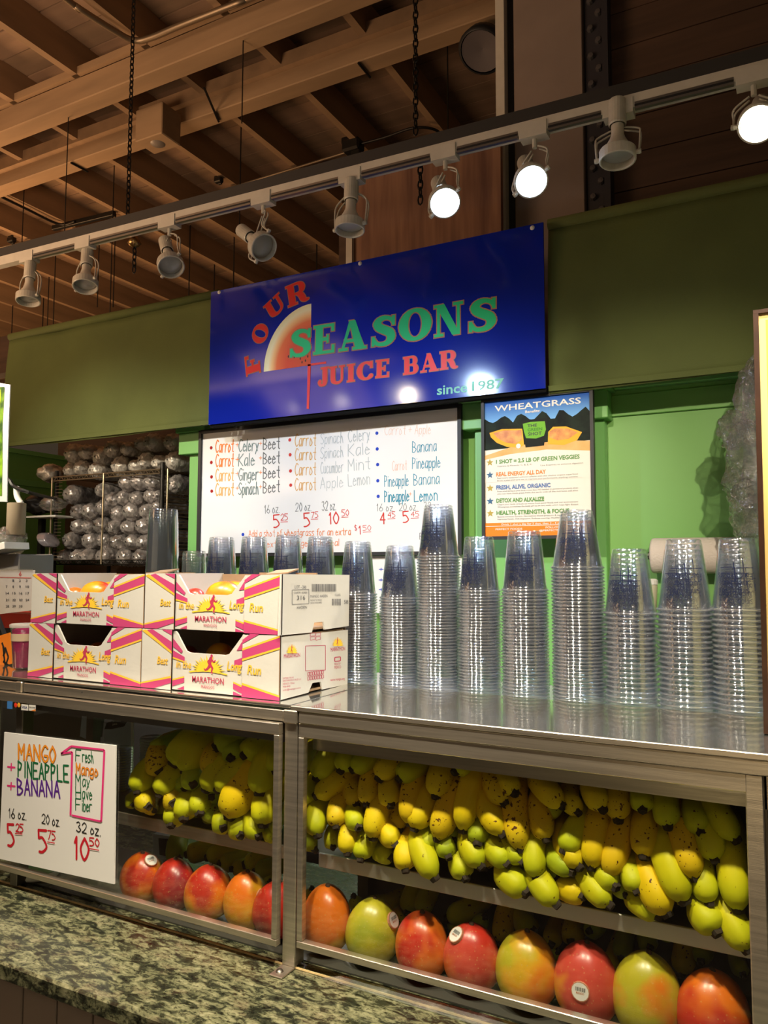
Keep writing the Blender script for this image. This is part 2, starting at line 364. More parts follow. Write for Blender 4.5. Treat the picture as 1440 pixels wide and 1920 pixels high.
beam('beam', 2.083, 1.899, .101, .085)
beam('beam', 2.426, 1.921, .079, .081)
ob('ledger_board', MB().box((-14, 2.083*S-.03, CZ+.0), (3, 2.083*S+.0, CZ+.05)), wood_beam, ce)
ob('ledger_board', MB().box((-14, 2.426*S-.045, CZ-.02), (3, 2.426*S, CZ+.07)), wood_joist, ce)
ob('beam', MB().box((-14, 7.9, CZ-.16), (3, 8.05, CZ)), wood_beam, ce)
# high wall behind the hood on the right: columns and planks
YC = 3.35
rw = struct('wall_right_high', MB().box((-.66, YC+.06, WT-.2), (4, YC+.12, CZ+.3)), wood_dark)
y0 = aY(1200, 100, YC).x
for k in range(17):
    z = WT-.2+k*.165
    o = ob('wall_board', MB().box((-.66, YC+.03+random.uniform(-.002, .002), z), (4, YC+.06, z+.16)), wood_dark, rw)
def colx(px, Y=YC): return aY(px, 250, Y).x
cb = struct('column_board', MB().box((colx(967), YC-.02, WT-.3), (colx(1096), YC+.05, CZ+.3)), pink_board, bevel=.003)
ob('strip', MB().box((colx(937), YC-.05, WT-.3), (colx(953), YC+.02, CZ+.3)), white_paint, cb)
ob('recess', MB().box((colx(953), YC+.0, WT-.3), (colx(967), YC+.03, CZ+.3)), black, cb)
sc_ = struct('column_steel', MB().box((colx(1099), YC-.0, WT-.3), (colx(1147), YC+.06, CZ+.3)), mat('dark_navy_steel', (.03, .028, .035), .5), bevel=.003)
ob('flange', MB().box((colx(1136), YC-.05, WT-.3), (colx(1147), YC+.0, CZ+.3)), mat('dark_navy_steel', (.03, .028, .035), .5), sc_)
bolt = mesh('bolt', MB().lathe([(0, .018), (.012, .017), (.016, .008), (.017, 0)], 8, axis=(0, -1, 0)), mat('bolt_head', (.12, .11, .11), .5, .5))
for k in range(20):
    z = WT-.1+k*.13
    for px, dz in ((1111, 0), (1126, .065)):
        o = ob('bolt', bolt, None, sc_); o.location = (colx(px), YC, z+dz)
pz = aY(800, 262, 3.2).z
pp = struct('wall_plywood', MB().box((aY(655, 400, 3.2).x, 3.2, WT-.3), (colx(938, 3.2), 3.23, pz)), ply)
ob('edge_batten', MB().box((aY(653, 400, 3.2).x-.0, 3.18, WT-.3), (aY(664, 400, 3.2).x, 3.2, pz)), white_paint, pp)
ob('dark_post', MB().box((aY(636, 400, 3.2).x, 3.2, WT-.3), (aY(652, 400, 3.2).x, 3.26, aY(640, 425, 3.2).z)), wood_dark, pp)
# dim brown boards over the shelf, under the hood
bb = struct('wall_recess', MB().box((-4.7, 3.82, 0), (-2.4, 3.9, H+1.25)), wood_dark)
bb['kind'] = 'structure'
# ---- hanging wires, chains, pipes
def wire(p, q, r=.002, name='hanging_wire', label='thin black suspension wire hanging from the roof', cat='wire', kinks=(), m=blackmetal, group='roof suspension wires'):
    pts = [p]+[Vector(k) for k in kinks]+[q]
    return ob(name, MB().tube(pts, r, 6), m, label=label, cat=cat, group=group)
def vwire(x, y0, y1, Y, r=.0035, **k):
    a = aZ(x, y0, CZ+.02); b = aY(x, y1, a.y); b.x = a.x; a.z = CZ+.235
    return wire(a, b, r*a.y/3.9, **k)
def chain(name, x, y0, y1, Y, label):
    a = aY(x, y0, Y); b = aY(x, y1, Y); a.z = CZ if y0 < 0 else a.z; Lk = .034; n = int((a.z-b.z)/(Lk*.8)); mb = MB()
    for i in range(n):
        c = Vector((a.x, a.y, a.z-i*Lk*.8)); d = Vector((1, 0, 0)) if i % 2 else Vector((0, 1, 0))
        P = [c+d*(.009*math.cos(t*PI/4))+Vector((0, 0, 1))*(Lk*.55*math.sin(t*PI/4)) for t in range(9)]
        mb.tube(P, .0035, 4, cap=False)
    return ob(name, mb, blackmetal, label=label, cat='chain')
chain('hanging_chain', 252, -40, 412, 2.4, 'long dark chain carrying the light track, at the left of the roof')
chain('hanging_chain', 253, 448, 522, 2.4, 'short dark chain end dangling below the track, left of the sign')
chain('hanging_chain', 779, -40, 262, 2.4, 'dark chain carrying the light track, left of the wooden column')
chain('hanging_chain', 788, 305, 395, 2.4, 'short dark chain end dangling in front of the plywood panel')
def bell(px, py):
    p = aY(px, py, 2.4)
    return ob('chain_cap', MB().lathe([(.004, .03), (.014, .02), (.03, -.01), (.022, -.02), (.004, -.03)], 12, p), mat('brass', (.5, .3, .12), .3, 1), smooth=True, label='small brass cap where the left chain passes the track', cat='chain cap')
bell(252, 452)
for i, (x, y0_, y1_) in enumerate(((45, 358, 490), (92, 520, 640), (218, 0, 0), (214, 320, 590))):
    if y1_: vwire(x, y0_, y1_, 4.4, .004, name='hanging_wire', label='thin black suspension wire '+('above the first track lamp', 'between the first two track lamps, reaching the valance', '', 'above the chain left of the third track lamp')[i])
WL = ['between the second and third track lamps, left one', 'between the second and third track lamps, right one', 'just right of the third track lamp', 'ending at the left top corner of the blue sign', 'left of the sideways track lamp, above the sign', 'between the sideways lamp and the straight lamp',
      'crossing the second roof beam above the sideways lamp', 'on the first roof beam above the second track lamp', 'at the top, crossing the first roof beam', 'between the first and second track lamps, low', 'low at the far left end of the valance', 'low, just left of the second track lamp over the valance', 'left of the wooden column, under a black hook']
for wi, (x, a_, b_) in enumerate(((186, 455, 575), (216, 440, 575), (356, 460, 560), (402, 510, 550), (439, 460, 540), (594, 468, 510), (452, 245, 440), (130, 172, 440), (457, 20, 230), (104, 485, 610), (24, 570, 640), (81, 580, 625), (839, 55, 270))):
    vwire(x, a_, b_, 3.9, .0042, label='thin black suspension wire '+WL[wi])
def pipe(pts, r, label, m=None, name='conduit'):
    return ob(name, MB().tube(cr(pts, 6), r, 8), m or mat('conduit_metal', (.22, .17, .12), .4, .7), smooth=True, label=label, cat='pipe')
Zp = CZ-.03
pipe([aZ(*p, Zp) for p in ((-60, 478), (120, 436), (300, 392), (520, 325), (655, 284))], .010, 'thin metal conduit running along under the roof behind the track')
pipe([aZ(*p, Zp) for p in ((668, 272), (720, 258), (775, 240), (815, 243), (836, 262))], .010, 'short bent dark conduit ending by the plywood panel', blackmetal)
pipe([aZ(*p, CZ-.03) for p in ((-20, 358), (50, 392), (110, 420), (140, 415))], .012, 'thin cable pipe at the far left of the roof', blackmetal)
pp_ = [aZ(*p, CZ-.05) for p in ((95, -25), (140, 10), (215, 58), (252, 76), (285, 70), (340, 47), (460, 0), (520, -25))]
pipe([Vector((pp_[0].x, .5, CZ-.05))]+pp_+[Vector((1.5, pp_[-1].y, CZ-.05))], .018, 'bent metal conduit with a rounded corner at the top left of the roof', mat('conduit_bright', (.24, .18, .12), .4, .7))
def clamp(px, py, s, label):
    c = aZ(px, py, Zp); t = thing('conduit_clamp', label, 'clamp', c)
    ob('body', MB().box(c-Vector((s, s*.7, s*.6)), c+Vector((s, s*.7, s*.6))), blackmetal, t, bevel=s*.2)
    ob('bracket', MB().box(c+Vector((-s*1.3, -s*.2, s*.5)), c+Vector((s*.3, s*.3, s*1.2))), blackmetal, t, bevel=s*.1)
    ob('bracket', MB().box(c+Vector((-s*.1, -s*.3, -s*1.1)), c+Vector((s*.9, s*.3, -s*.5))), blackmetal, t, bevel=s*.1)
clamp(662, 275, .075, 'black junction box on the roof conduit above the sign')
clamp(410, 338, .035, 'small black clamp on the conduit above the third track lamp')
clamp(22, 450, .04, 'small black clamp on the conduit at the far left')
a = aZ(100, 428, Zp+.01); b = aZ(215, 400, Zp+.01)
ob('black_bar', MB().obox((a+b)/2, (b-a)/2, (0, .02, 0), (0, 0, .022)), blackmetal, label='black flat bar clamped to the roof conduit at left', cat='bar', bevel=.004)
# boxed sensor under the second beam
c = aZ(296, 270, H+1.80*S)
t = thing('sensor_box', 'square brown painted sensor box hanging under the second roof beam', 'sensor box', c)
ob('housing', MB().box(c+Vector((-.12, -.09, 0)), c+Vector((.12, .09, .22))), wood_beam, t, bevel=.006)
ob('lens', MB().lathe([(0, -.012), (.035, -.010), (.05, 0)], 16, c), mat('grey_lens', (.2, .17, .15), .4), t, smooth=True)
# round black pendant partly hidden by the column
c = aY(905, 92, 3.9)
t = thing('round_speaker', 'round black hanging speaker half hidden behind the wooden column', 'speaker', c)
ob('shell', MB().lathe([(0, .10), (.06, .095), (.12, .05), (.135, -.02), (.12, -.03)], 24, c, axis=(.1, .5, .85)), black, t, smooth=True)
ob('cone', MB().lathe([(.115, -.025), (.06, -.01), (0, .0)], 24, c, axis=(.1, .5, .85)), mat('speaker_cone', (.10, .085, .09), .7), t, smooth=True)
ob('hanger', MB().tube([c+Vector((0, .05, .09)), c+Vector((.02, .05, .9))], .01, 6), blackmetal, t)
a = aY(842, 0, 3.9); b = aY(832, 52, 3.9)
ob('black_hook', MB().tube([a+Vector((0, 0, .3)), a, b], [.035, .035, .02], 6), blackmetal, label='black strap hook hanging at the top of the roof left of the column', cat='hook')
for i, (p, q) in enumerate((((383, 165, ), (410, 228)), ((672, 118), (694, 145)), ((133, 305), (165, 322)))):
    a = aZ(*p, H+1.915*S); b = aZ(*q, H+1.915*S)
    ob('bent_nail', MB().tube([a, b], .008, 6), blackmetal, label=('bent black rod on the second beam near the sensor box', 'short black rod on the second beam at the right', 'short dark rod on the second beam at the far left')[i], cat='rod')
# ================================================================ LIGHT TRACK
YT = 2.35; TZ = H+1.428
ta = aY(-30, 492, YT); tb = aY(1470, 108, YT)
def trk(x): return ta+(tb-ta)*((x-ta.x)/(tb.x-ta.x))
t = thing('light_track', 'long white track rail under a dark metal channel, across the whole ceiling', 'light track', (0, YT, TZ))
xs0, xs1 = ta.x-.6, tb.x+1.0
def seg(name, dy0, dy1, dz0, dz1, m, x0=xs0, x1=xs1):
    a = trk(x0); b = trk(x1); mb = MB()
    P = []
    for q in (a, b):
        for dy, dz in ((dy0, dz0), (dy1, dz0), (dy1, dz1), (dy0, dz1)): P.append((q.x, q.y+dy, q.z+dz))
    mb.add(P, [(0,1,2,3),(4,7,6,5),(0,4,5,1),(1,5,6,2),(2,6,7,3),(3,7,4,0)]); return ob(name, mb, m, t)
seg('channel', -.015, .03, -.002, .042, mat('dark_channel', (.045, .042, .04), .55, .3))
seg('rail', -.018, .018, -.045, -.002, white_paint)
LX = [aY(x, y, YT).x for x, y in ((55, 498), (160, 468), (318, 425), (494, 382), (660, 335), (835, 290), (1002, 245), (1160, 195), (1412, 130))]
for i, x in enumerate(LX):
    x0 = x+.05; x1 = (LX[i+1]-.05) if i+1 < len(LX) else x+.6
    seg('slot', -.019, -.006, -.052, -.030, mat('slot_metal', (.30, .29, .27), .3, .8), x0, x1)
    seg('slot_gap', -.0205, -.015, -.044, -.038, black, x0, x1)
    seg('adapter', -.022, .022, -.060, -.012, white_paint, x-.045, x+.045)
def track_lamp(x, px, py, aim, label, lit=None, base=None, rr=.053, pw=1.0, group=None, cone=100, es=40):
    """yoke-mounted gimbal ring lamp; (px, py) = centre of the front ring in the photograph"""
    top = base if base is not None else trk(x)+Vector((0, 0, -.06))
    c = aY(px, py, YT-.03) if base is None else base+Vector((0, 0, -.17))
    t = thing('track_lamp', label, 'lamp', c, group)
    ax = Vector(aim).normalized()
    ob('stem', MB().tube([top, top+Vector((0, 0, -.03))], .008, 8), lamp_metal, t)
    side = ax.cross(Vector((0, 1, .2))).normalized()
    pv = top+Vector((0, 0, -.03))
    # socket cylinder, cone, ring
    bk = c-ax*.16
    e = .0
    ob('socket', MB().lathe([(0, -.185), (.024, -.185), (.0265, -.182), (.0265, -.105), (.024, -.10)], 20, c, ax), lamp_metal, t, smooth=False)
    ob('bulb_neck' if not lit else 'bulb_body', MB().lathe([(.019, -.10), (.019, -.07), (.024, -.055), (.042, -.022), (.046, -.012)], 20, c, ax), white_paint if not lit else lamp_metal, t, smooth=True)
    ob('ring', MB().lathe([(.0465, -.018), (.053, -.018), (.0545, -.016), (.0545, .014 if not lit else .002), (.053, .016 if not lit else .004), (.049, .016 if not lit else .004), (.0475, .012 if not lit else .0), (.0475, -.016)], 28, c, ax), lamp_metal, t)
    if lit:
        em = mat('lit_%s_%d' % (lit, es), (1, 1, 1), emit=((.55, .72, 1) if lit == 'cold' else (1, .86, .62)), es=es)
        ob('bulb_face', MB().lathe([(0, .006), (.02, .005), (.036, .001), (.041, -.006)], 24, c, ax), em, t, smooth=True)
        l = bpy.data.lights.new('lamp_light', 'SPOT'); l.energy = LAMP_W[lit]*pw; l.spot_size = math.radians(cone); l.spot_blend = .85
        l.color = (.50, .70, 1) if lit == 'cold' else (1, .86, .64); l.shadow_soft_size = .04
        lo = bpy.data.objects.new('lamp_light', l); COL.objects.link(lo); lo.location = c+ax*.035
        lo.rotation_mode = 'QUATERNION'; lo.rotation_quaternion = (-ax).to_track_quat('Z', 'Y')
        lo.parent = t; lo.matrix_parent_inverse = t.matrix_world.inverted()
    else:
        ob('bulb_face', MB().lathe([(0, .004), (.03, .002), (.0462, -.006)], 24, c, ax), mat('dead_bulb', (.35, .34, .32), .3), t, smooth=True)
    for s in (-1, 1):
        e1 = c+side*s*.062; mid = c+side*s*.066-ax*.06; up_ = pv+side*s*.012
        ob('yoke_arm', MB().tube(cr([up_, (up_+mid)/2+side*s*.02, mid, e1], 5), .003, 6), lamp_metal, t, smooth=True)
        e2 = e1+Vector((0, .008, 0)); 
        ob('yoke_arm', MB().tube(cr([up_+Vector((0, .02, 0)), (up_+mid)/2+side*s*.016+Vector((0, .02, 0)), mid+Vector((0, .015, 0)), e2], 5), .003, 6), lamp_metal, t, smooth=True)
        ob('knob', MB().lathe([(0, .008), (.007, .007), (.008, 0), (.006, -.01)], 10, e1, side*s), lamp_metal, t)
    return t
D = Vector
track_lamp(LX[0], 53, 560, (.12, -.12, -1), 'unlit white track lamp at the far left end of the rail')
track_lamp(LX[1], 160, 533, (.25, -.25, -1), 'unlit white track lamp with an open dark back, second from the left')
track_lamp(LX[2], 320, 497, (.55, -.35, -.85), 'unlit white track lamp tilted to the right, third from the left')
track_lamp(LX[3], 492, 462, (.75, -.25, -.6), 'unlit white track lamp tipped sideways above the left of the sign')
track_lamp(LX[4], 656, 425, (.02, -.1, -1), 'unlit white track lamp hanging straight down above the middle of the sign')
track_lamp(LX[5], 834, 380, (.42, -.62, -.80), 'lit blue-white track lamp, left one of the lit pair', 'cold', pw=2.2)
track_lamp(LX[6], 996, 340, (.33, -.68, -.78), 'lit blue-white track lamp, right one of the lit pair', 'cold', pw=2.2)
track_lamp(LX[7], 1158, 293, (.0, -.08, -1), 'unlit white track lamp between the lit pair and the warm lamp')
track_lamp(LX[8], 1421, 232, (-.05, -.75, -.75), 'lit warm track lamp at the far right of the rail', 'warm', pw=1.8)
# second rail of the stand, over the counter and out of frame above: its lamps light wall and fruit
OV = ((-3.32, 'warm', 4.0, (.12, .85, -.44), 50, 6), (-2.87, 'warm', 1.8, (.10, .85, -.58), 62, 14), (-2.33, 'warm', 2.2, (.08, .85, -.54), 60, 24), (-1.79, 'cold', 3.0, (.05, .85, -.50), 62, 60),
      (-1.25, 'warm', 3.0, (-.05, .34, -1), 74, 30), (.95, 'warm', 14.0, (-.36, 1, -.40), 23, 30), (-.68, 'warm', 3.3, (.0, .34, -1), 76, 30), (-.75, 'warm', 12.0, (-.09, 1, -.37), 24, 30), (-.06, 'warm', 3.6, (-.12, .34, -1), 76, 30))
for i, (x, kind, p, aim, cn, es_) in enumerate(OV):  # the two narrow cones are unseen wall washers added behind the viewer
    track_lamp(0, 0, 0, aim, 'lit %s lamp on the rail over the counter, %s from the left' % (kind, ('first', 'second', 'third', 'fourth', 'fifth', 'sixth', 'seventh', 'eighth', 'ninth')[i]), kind, base=Vector((x, .6, H+1.40)) if cn > 30 else Vector((x, -1.25, H+1.85)), pw=p, cone=cn, es=es_)
ob('wash_lamp_rod', MB().box((.93, -1.29, H+1.85), (.97, -1.21, CZ)), white_paint, label='white drop rod for the added wall washer behind the viewer at right', cat='rod'); ob('wash_lamp_rod', MB().box((-.77, -1.29, H+1.85), (-.73, -1.21, CZ)), white_paint, label='white drop rod for the added wall washer behind the viewer at left', cat='rod')
t2 = thing('light_track', 'white lamp rail over the counter above the photograph', 'light track', (-1.7, .6, H+1.43))
ob('rail', MB().box((-3.8, .58, H+1.40), (.4, .62, H+1.44)), white_paint, t2)
# ================================================================ HOOD AND SIGN
YB = 2.70
def valance(name, x0, x1, z0, z1, label, Y, fold=.012, seed=1):
    t = thing(name, label, 'valance', ((x0+x1)/2, Y, z0))
    rnd = random.Random(seed); mb = MB(); nx, nz = 70, 16
    ph = [rnd.uniform(0, 6) for _ in range(5)]
    P = []
    for j in range(nz+1):
        v = j/nz
        for i in range(nx+1):
            u = i/nx; x = x0+(x1-x0)*u
            w_ = fold*(sum(math.sin(x*f+ph[k]+v*.6) for k, f in enumerate((9, 14, 5)))/3)*(.35+.65*(1-abs(2*u-1)) if seed == 1 else .6)
            bulge = .05*math.sin(PI*v)*(-1)
            P.append((x, Y+w_+bulge*.4-(.015*(1-v)**3), z0+(z1-z0)*v+.008*math.sin(x*3+ph[3])*(1-v)))
    F = [(j*(nx+1)+i, j*(nx+1)+i+1, (j+1)*(nx+1)+i+1, (j+1)*(nx+1)+i) for j in range(nz) for i in range(nx)]
    mb.add(P, F)
    me = mesh('cloth', mb, green_dk, smooth=True)
    o = ob('cloth', me, None, t); md = o.modifiers.new('s', 'SOLIDIFY'); md.thickness = .004
    ob('top_bar', MB().tube([(x0, Y, z1+.012), (x1, Y, z1+.012)], .022, 12), green_dk, t, smooth=True)
    ob('hem', MB().box((x0, Y-.03, z0+.0), (x1, Y-.018, z0+.02)), green_dk, t)
    return t
valance('fabric_valance', aY(20, 640, YB+.05).x, -2.327, H+.66, H+1.265, 'green fabric valance with soft folds, left of the blue sign', YB+.05)
valance('fabric_valance', -.764, 1.6, H+.645, H+1.265, 'dark green fabric valance right of the blue sign', YB+.05, fold=.004, seed=2)
# ---- the sign
bx0, bx1, bz0, bz1 = -2.325, -.768, H+.652, H+1.268
sign = thing('shop_sign', 'large glossy blue sign reading FOUR SEASONS JUICE BAR with a melon slice', 'sign', ((bx0+bx1)/2, YB, bz0))
m_, nt, b = nm('sign_blue')
b.inputs['Base Color'].default_value = (.003, .016, .33, 1); b.inputs['Roughness'].default_value = .10; b.inputs['Specular IOR Level'].default_value = .6
b.inputs['Coat Roughness'].default_value = .07
tc = nt.nodes.new('ShaderNodeTexCoord'); n2 = nt.nodes.new('ShaderNodeTexNoise'); n2.inputs['Scale'].default_value = 2.2
L(nt, tc.outputs['Object'], n2.inputs['Vector']); bp = nt.nodes.new('ShaderNodeBump'); bp.inputs['Strength'].default_value = .08; bp.inputs['Distance'].default_value = .02
L(nt, n2.outputs['Fac'], bp.inputs['Height']); L(nt, bp.outputs[0], b.inputs['Normal'])
ob('panel', MB().box((bx0, YB-.006, bz0), (bx1, YB, bz1)), m_, sign)
for px, py in ((411, 548), (675, 494), (998, 427)):
    c = aY(px, py, YB-.006); ob('screw_cap', MB().lathe([(0, .006), (.006, .005), (.009, 0)], 12, c, (0, -1, 0)), paper, sign, smooth=True)
SY = YB-.006
red = ink('sign_red', (.62, .03, .03), .3); grn = ink('sign_green', (.02, .50, .20), .3); coral = ink('sign_coral', (.75, .06, .06), .3)
gold = ink('sign_outline', (.34, .17, .10), .35); mint = ink('sign_mint', (.18, .55, .45), .3)
c3 = lambda x, y: (360+x/2.057, 440+y/2.057)
def gletter(c, p0, p1, hp, fill, grow, name=None):
    """p0, p1: baseline ends of one letter in pixels, hp height in pixels"""
    fr, wr = frame(*p0, *p1, hp, 'Y', SY, .0008)
    adv = {'F': .84, 'E': .88, 'O': .97, 'U': .95, 'I': .47, 'J': .72, 'C': .88, 'B': .92, 'R': .98, 'A': 1.02, 'N': 1.02, 'S': .82}[c]
    a = MB(); serif_glyph(a, c, fr, wr/adv, grow, 0); b_ = MB(); serif_glyph(b_, c, fr, wr/adv, 0, .0008)
    o = ob('letter', b_, fill, sign); ob('outline', a, gold, o)
def word(letters, y0f, hf, fill, grow):
    for c, x0, x1, y0, y1, hp in letters: gletter(c, c3(x0, y0), c3(x1, y1), hp/2.057, fill, grow)
word([('S', 372, 462, 478, 466, 108), ('E', 468, 558, 465, 453, 114), ('A', 566, 676, 452, 438, 116), ('S', 686, 788, 437, 424, 118), ('O', 797, 930, 420, 400, 128), ('N', 935, 1050, 398, 380, 126), ('S', 1060, 1178, 382, 366, 128)], 0, 0, grn, .035)
word([('J', 484, 532, 586, 580, 72), ('U', 530, 592, 580, 572, 70), ('I', 598, 631, 570, 566, 70), ('C', 636, 704, 566, 556, 72), ('E', 708, 765, 554, 548, 70), ('B', 815, 876, 542, 534, 70), ('A', 882, 952, 533, 524, 71), ('R', 957, 1028, 523, 513, 72)], 0, 0, coral, .035)
word([('F', 266, 258, 530, 450, 70), ('O', 279, 305, 428, 352, 76), ('U', 306, 368, 332, 274, 72), ('R', 372, 456, 282, 248, 86)], 0, 0, red, .03)
fr, wr = frame(*c3(945, 618), *c3(1062, 606), 38/2.057, 'Y', SY, .001); ob('lettering', btext('since', fr, wr, bold=.02), mint, sign)
fr, wr = frame(*c3(1080, 603), *c3(1203, 590), 38/2.057, 'Y', SY, .001); ob('lettering', btext('1987', fr, wr, bold=.02), mint, sign)
# melon quarter: real print drawn as a radial procedural ramp about its corner
cx_ = aY(*c3(458, 503), SY); tp = aY(*c3(461, 266), SY); lf = aY(*c3(277, 530), SY)
rr_v = tp.z-cx_.z; rr_h = cx_.x-lf.x
mb = MB(); P = [cx_+D((0, -.0006, 0))]
for k in range(25):
    a_ = PI/2*k/24; P.append(cx_+D((-rr_h*math.cos(a_), -.0006, rr_v*math.sin(a_))))
for k in range(1, 25): mb.poly([P[0], P[k], P[k+1]])
m_, nt, b = nm('melon_print'); b.inputs['Roughness'].default_value = .3
tc = nt.nodes.new('ShaderNodeTexCoord'); mp = nt.nodes.new('ShaderNodeMapping'); L(nt, tc.outputs['Object'], mp.inputs[0])
gr = nt.nodes.new('ShaderNodeTexGradient'); gr.gradient_type = 'SPHERICAL'; L(nt, mp.outputs[0], gr.inputs[0])
rp = nt.nodes.new('ShaderNodeValToRGB'); L(nt, gr.outputs[0], rp.inputs[0]); L(nt, rp.outputs[0], b.inputs['Base Color'])
E_ = rp.color_ramp.elements; E_[0].position = .0; E_[0].color = (.75, .75, .45, 1); E_[1].position = 1; E_[1].color = (.55, .06, .02, 1)
for p_, c_ in ((.09, (.82, .80, .55, 1)), (.17, (.85, .55, .25, 1)), (.28, (.72, .14, .05, 1)), (.5, (.60, .05, .03, 1))):
    e = E_.new(p_); e.color = c_
mo = ob('melon_slice', mb, m_, sign)
mp.inputs['Location'].default_value = (-cx_.x/rr_h, 0, -cx_.z/rr_v); mp.inputs['Scale'].default_value = (1/rr_h, 0, 1/rr_v)
mp.vector_type = 'POINT'
sd = MB()
for sx_, sy_ in ((395, 472), (418, 478), (438, 486), (372, 470), (447, 470), (425, 492)):
    c = aY(*c3(sx_, sy_), SY)+D((0, -.0013, 0)); sd.poly([c+D((.0032*math.cos(k*PI/4), 0, .006*math.sin(k*PI/4))) for k in range(8)])
ob('melon_seeds', sd, black, sign)
cr_ = MB(); pxpoly(cr_, [c3(447, 500), c3(459, 500), c3(452, 672), c3(443, 672)], 'Y', SY, .0014); pxpoly(cr_, [c3(447, 499), c3(518, 489), c3(518, 497), c3(447, 507)], 'Y', SY, .0014)
ob('red_cross_line', cr_, coral, sign)
ob('support_rail', MB().box((bx0, YB+.004, bz0-.012), (bx1, YB+.03, bz0+.01)), mat('rail_black', (.008, .008, .008), .9, 0, .05), sign)

# ================================================================ WHITEBOARDS
YWB = 2.86
wx0, wx1, wz0, wz1 = aY(379, 816, YWB).x, aY(861, 763, YWB).x, aY(600, 1037, YWB).z, aY(600, 790, YWB).z
wb = thing('whiteboard', 'large framed whiteboard menu with handwritten juice mixes and prices', 'whiteboard', ((wx0+wx1)/2, YWB, wz0))
ob('board', MB().box((wx0, YWB, wz0), (wx1, YWB+.01, wz1)), wb_white, wb)
for a_, b_ in (((wx0-.012, YWB-.012, wz0-.012), (wx0+.004, YWB+.012, wz1+.012)), ((wx1-.004, YWB-.012, wz0-.012), (wx1+.012, YWB+.012, wz1+.012)),
               ((wx0, YWB-.012, wz0-.012), (wx1, YWB+.012, wz0+.003)), ((wx0, YWB-.012, wz1-.003), (wx1, YWB+.012, wz1+.014))):
    ob('frame_rail', MB().box(a_, b_), black, wb)
c5 = lambda x, y: (360+x/2.769, 740+y/2.769)
def hand(name, txt, x0, y0, x1, y1, hp, m_, wd=.085, conv=c5, par=wb, ax='Y', val=YWB, sc=2.769, h=.0008, slant=0, up=None):
    fr, wr = frame(*conv(x0, y0), *conv(x1, y1), hp/sc, ax, val, h, up); mb = MB(); pen(mb, txt, fr, wr, wd, slant=slant); return ob(name, mb, m_, par)
K = {'or': ink('orange', (.85, .22, .03)), 'am': ink('amber', (.75, .42, .12)), 'gy': ink('grey', (.16, .17, .17)), 'gg': ink('grey_green', (.20, .27, .26)), 'rd': ink('red', (.62, .05, .04)),
     'tl': ink('teal', (.03, .28, .42)), 'gl': ink('glare_grey', (.45, .50, .52)), 'bl': ink('blue', (.02, .06, .5)), 'dk': ink('dark_red', (.35, .01, .01)), 'pk': ink('peach', (.82, .45, .30))}
cols = [('Celery', 0), ('Kale', 1), ('Ginger', 2), ('Spinach', 3)]
for w_, i in cols:
    y = 300+i*75
    cc = K['or'] if i < 2 else K['am']
    hand('writing', 'Carrot', 122, y, 215, y-3, 64, cc); hand('writing', '+', 226, y-22, 244, y-22, 36, K['or'])
    hand('writing', w_, 242, y-5, 345 if i != 1 else 325, y-8, 62, K['gg']); hand('writing', '+', 348, y-30, 364, y-30, 34, K['or'])
    hand('writing', 'Beet', 370, y-15, 455, y-20, 60, K['gy'])
for i, (a_, b_) in enumerate((('Spinach', 'Celery'), ('Spinach', 'Kale'), ('Cucumber', 'Mint'), ('Apple', 'Lemon'))):
    y = (268, 342, 420, 498)[i]
    hand('writing', 'Carrot', 534, y, 642, y-4, 62, K['am'], .07); hand('writing', a_, 668, y-10, 786, y-18, 58, K['gl'], .05); hand('writing', b_, 812, y-22, 925, y-34, 62, K['gl'], .06)  # pale ink paints in the glare that washes out this column
for x, y, t_, x1, y1, cc in ((1145, 300, 'Banana', 1270, 292, 'tl'), (1145, 385, 'Pineapple', 1290, 378, 'tl'), (1000, 478, 'Pineapple', 1125, 472, 'tl'), (1152, 470, 'Banana', 1285, 462, 'tl'), (1000, 558, 'Pineapple', 1128, 552, 'tl'), (1155, 555, 'Lemon', 1275, 548, 'tl')):
    hand('writing', t_, x, y, x1, y1, 58, K[cc], .08 if y > 540 else .06)
hand('writing', '+', 1125, 530, 1142, 530, 30, K['or'], .06); hand('writing', 'Carrot', 1040, 395, 1115, 390, 50, K['pk'], .04); hand('writing', 'Carrot + Apple', 1000, 210, 1240, 204, 50, K['pk'], .03)
for x, y, t_, x1, y1, hp in ((378, 618, '16 oz.', 455, 612, 44), (538, 606, '20 oz.', 620, 602, 44), (676, 602, '32 oz.', 748, 598, 48), (960, 605, '16 oz.', 1050, 604, 38), (1076, 602, '20 oz.', 1170, 600, 38), (1205, 596, '32 oz.', 1290, 594, 38)):
    hand('writing', t_, x, y, x1, y1, hp, K['gy'], .07)
for x, y, t_, x1, y1, hp in ((425, 688, '5', 455, 686, 62), (462, 652, '25', 498, 650, 32), (583, 684, '5', 612, 682, 68), (620, 640, '75', 655, 638, 30), (714, 672, '10', 765, 668, 60), (778, 630, '50', 816, 628, 32), (978, 672, '4', 1005, 670, 56), (1018, 638, '45', 1056, 636, 28), (1098, 664, '5', 1126, 662, 56), (1138, 634, '45', 1180, 632, 26), (845, 705, '$', 858, 703, 26), (868, 725, '1', 880, 724, 44), (888, 705, '50', 930, 704, 26)):
    hand('writing', t_, x, y, x1, y1, hp, K['rd'], .11)
ul = MB()
for x0, y0, x1 in ((460, 660, 498), (618, 646, 655), (776, 636, 812), (1016, 644, 1056), (1136, 640, 1178), (888, 713, 930)):
    pxpoly(ul, [c5(x0, y0), c5(x1, y0-2), c5(x1, y0+1), c5(x0, y0+3)], 'Y', YWB, .001)
ob('underlines', ul, K['rd'], wb, kind='stuff')
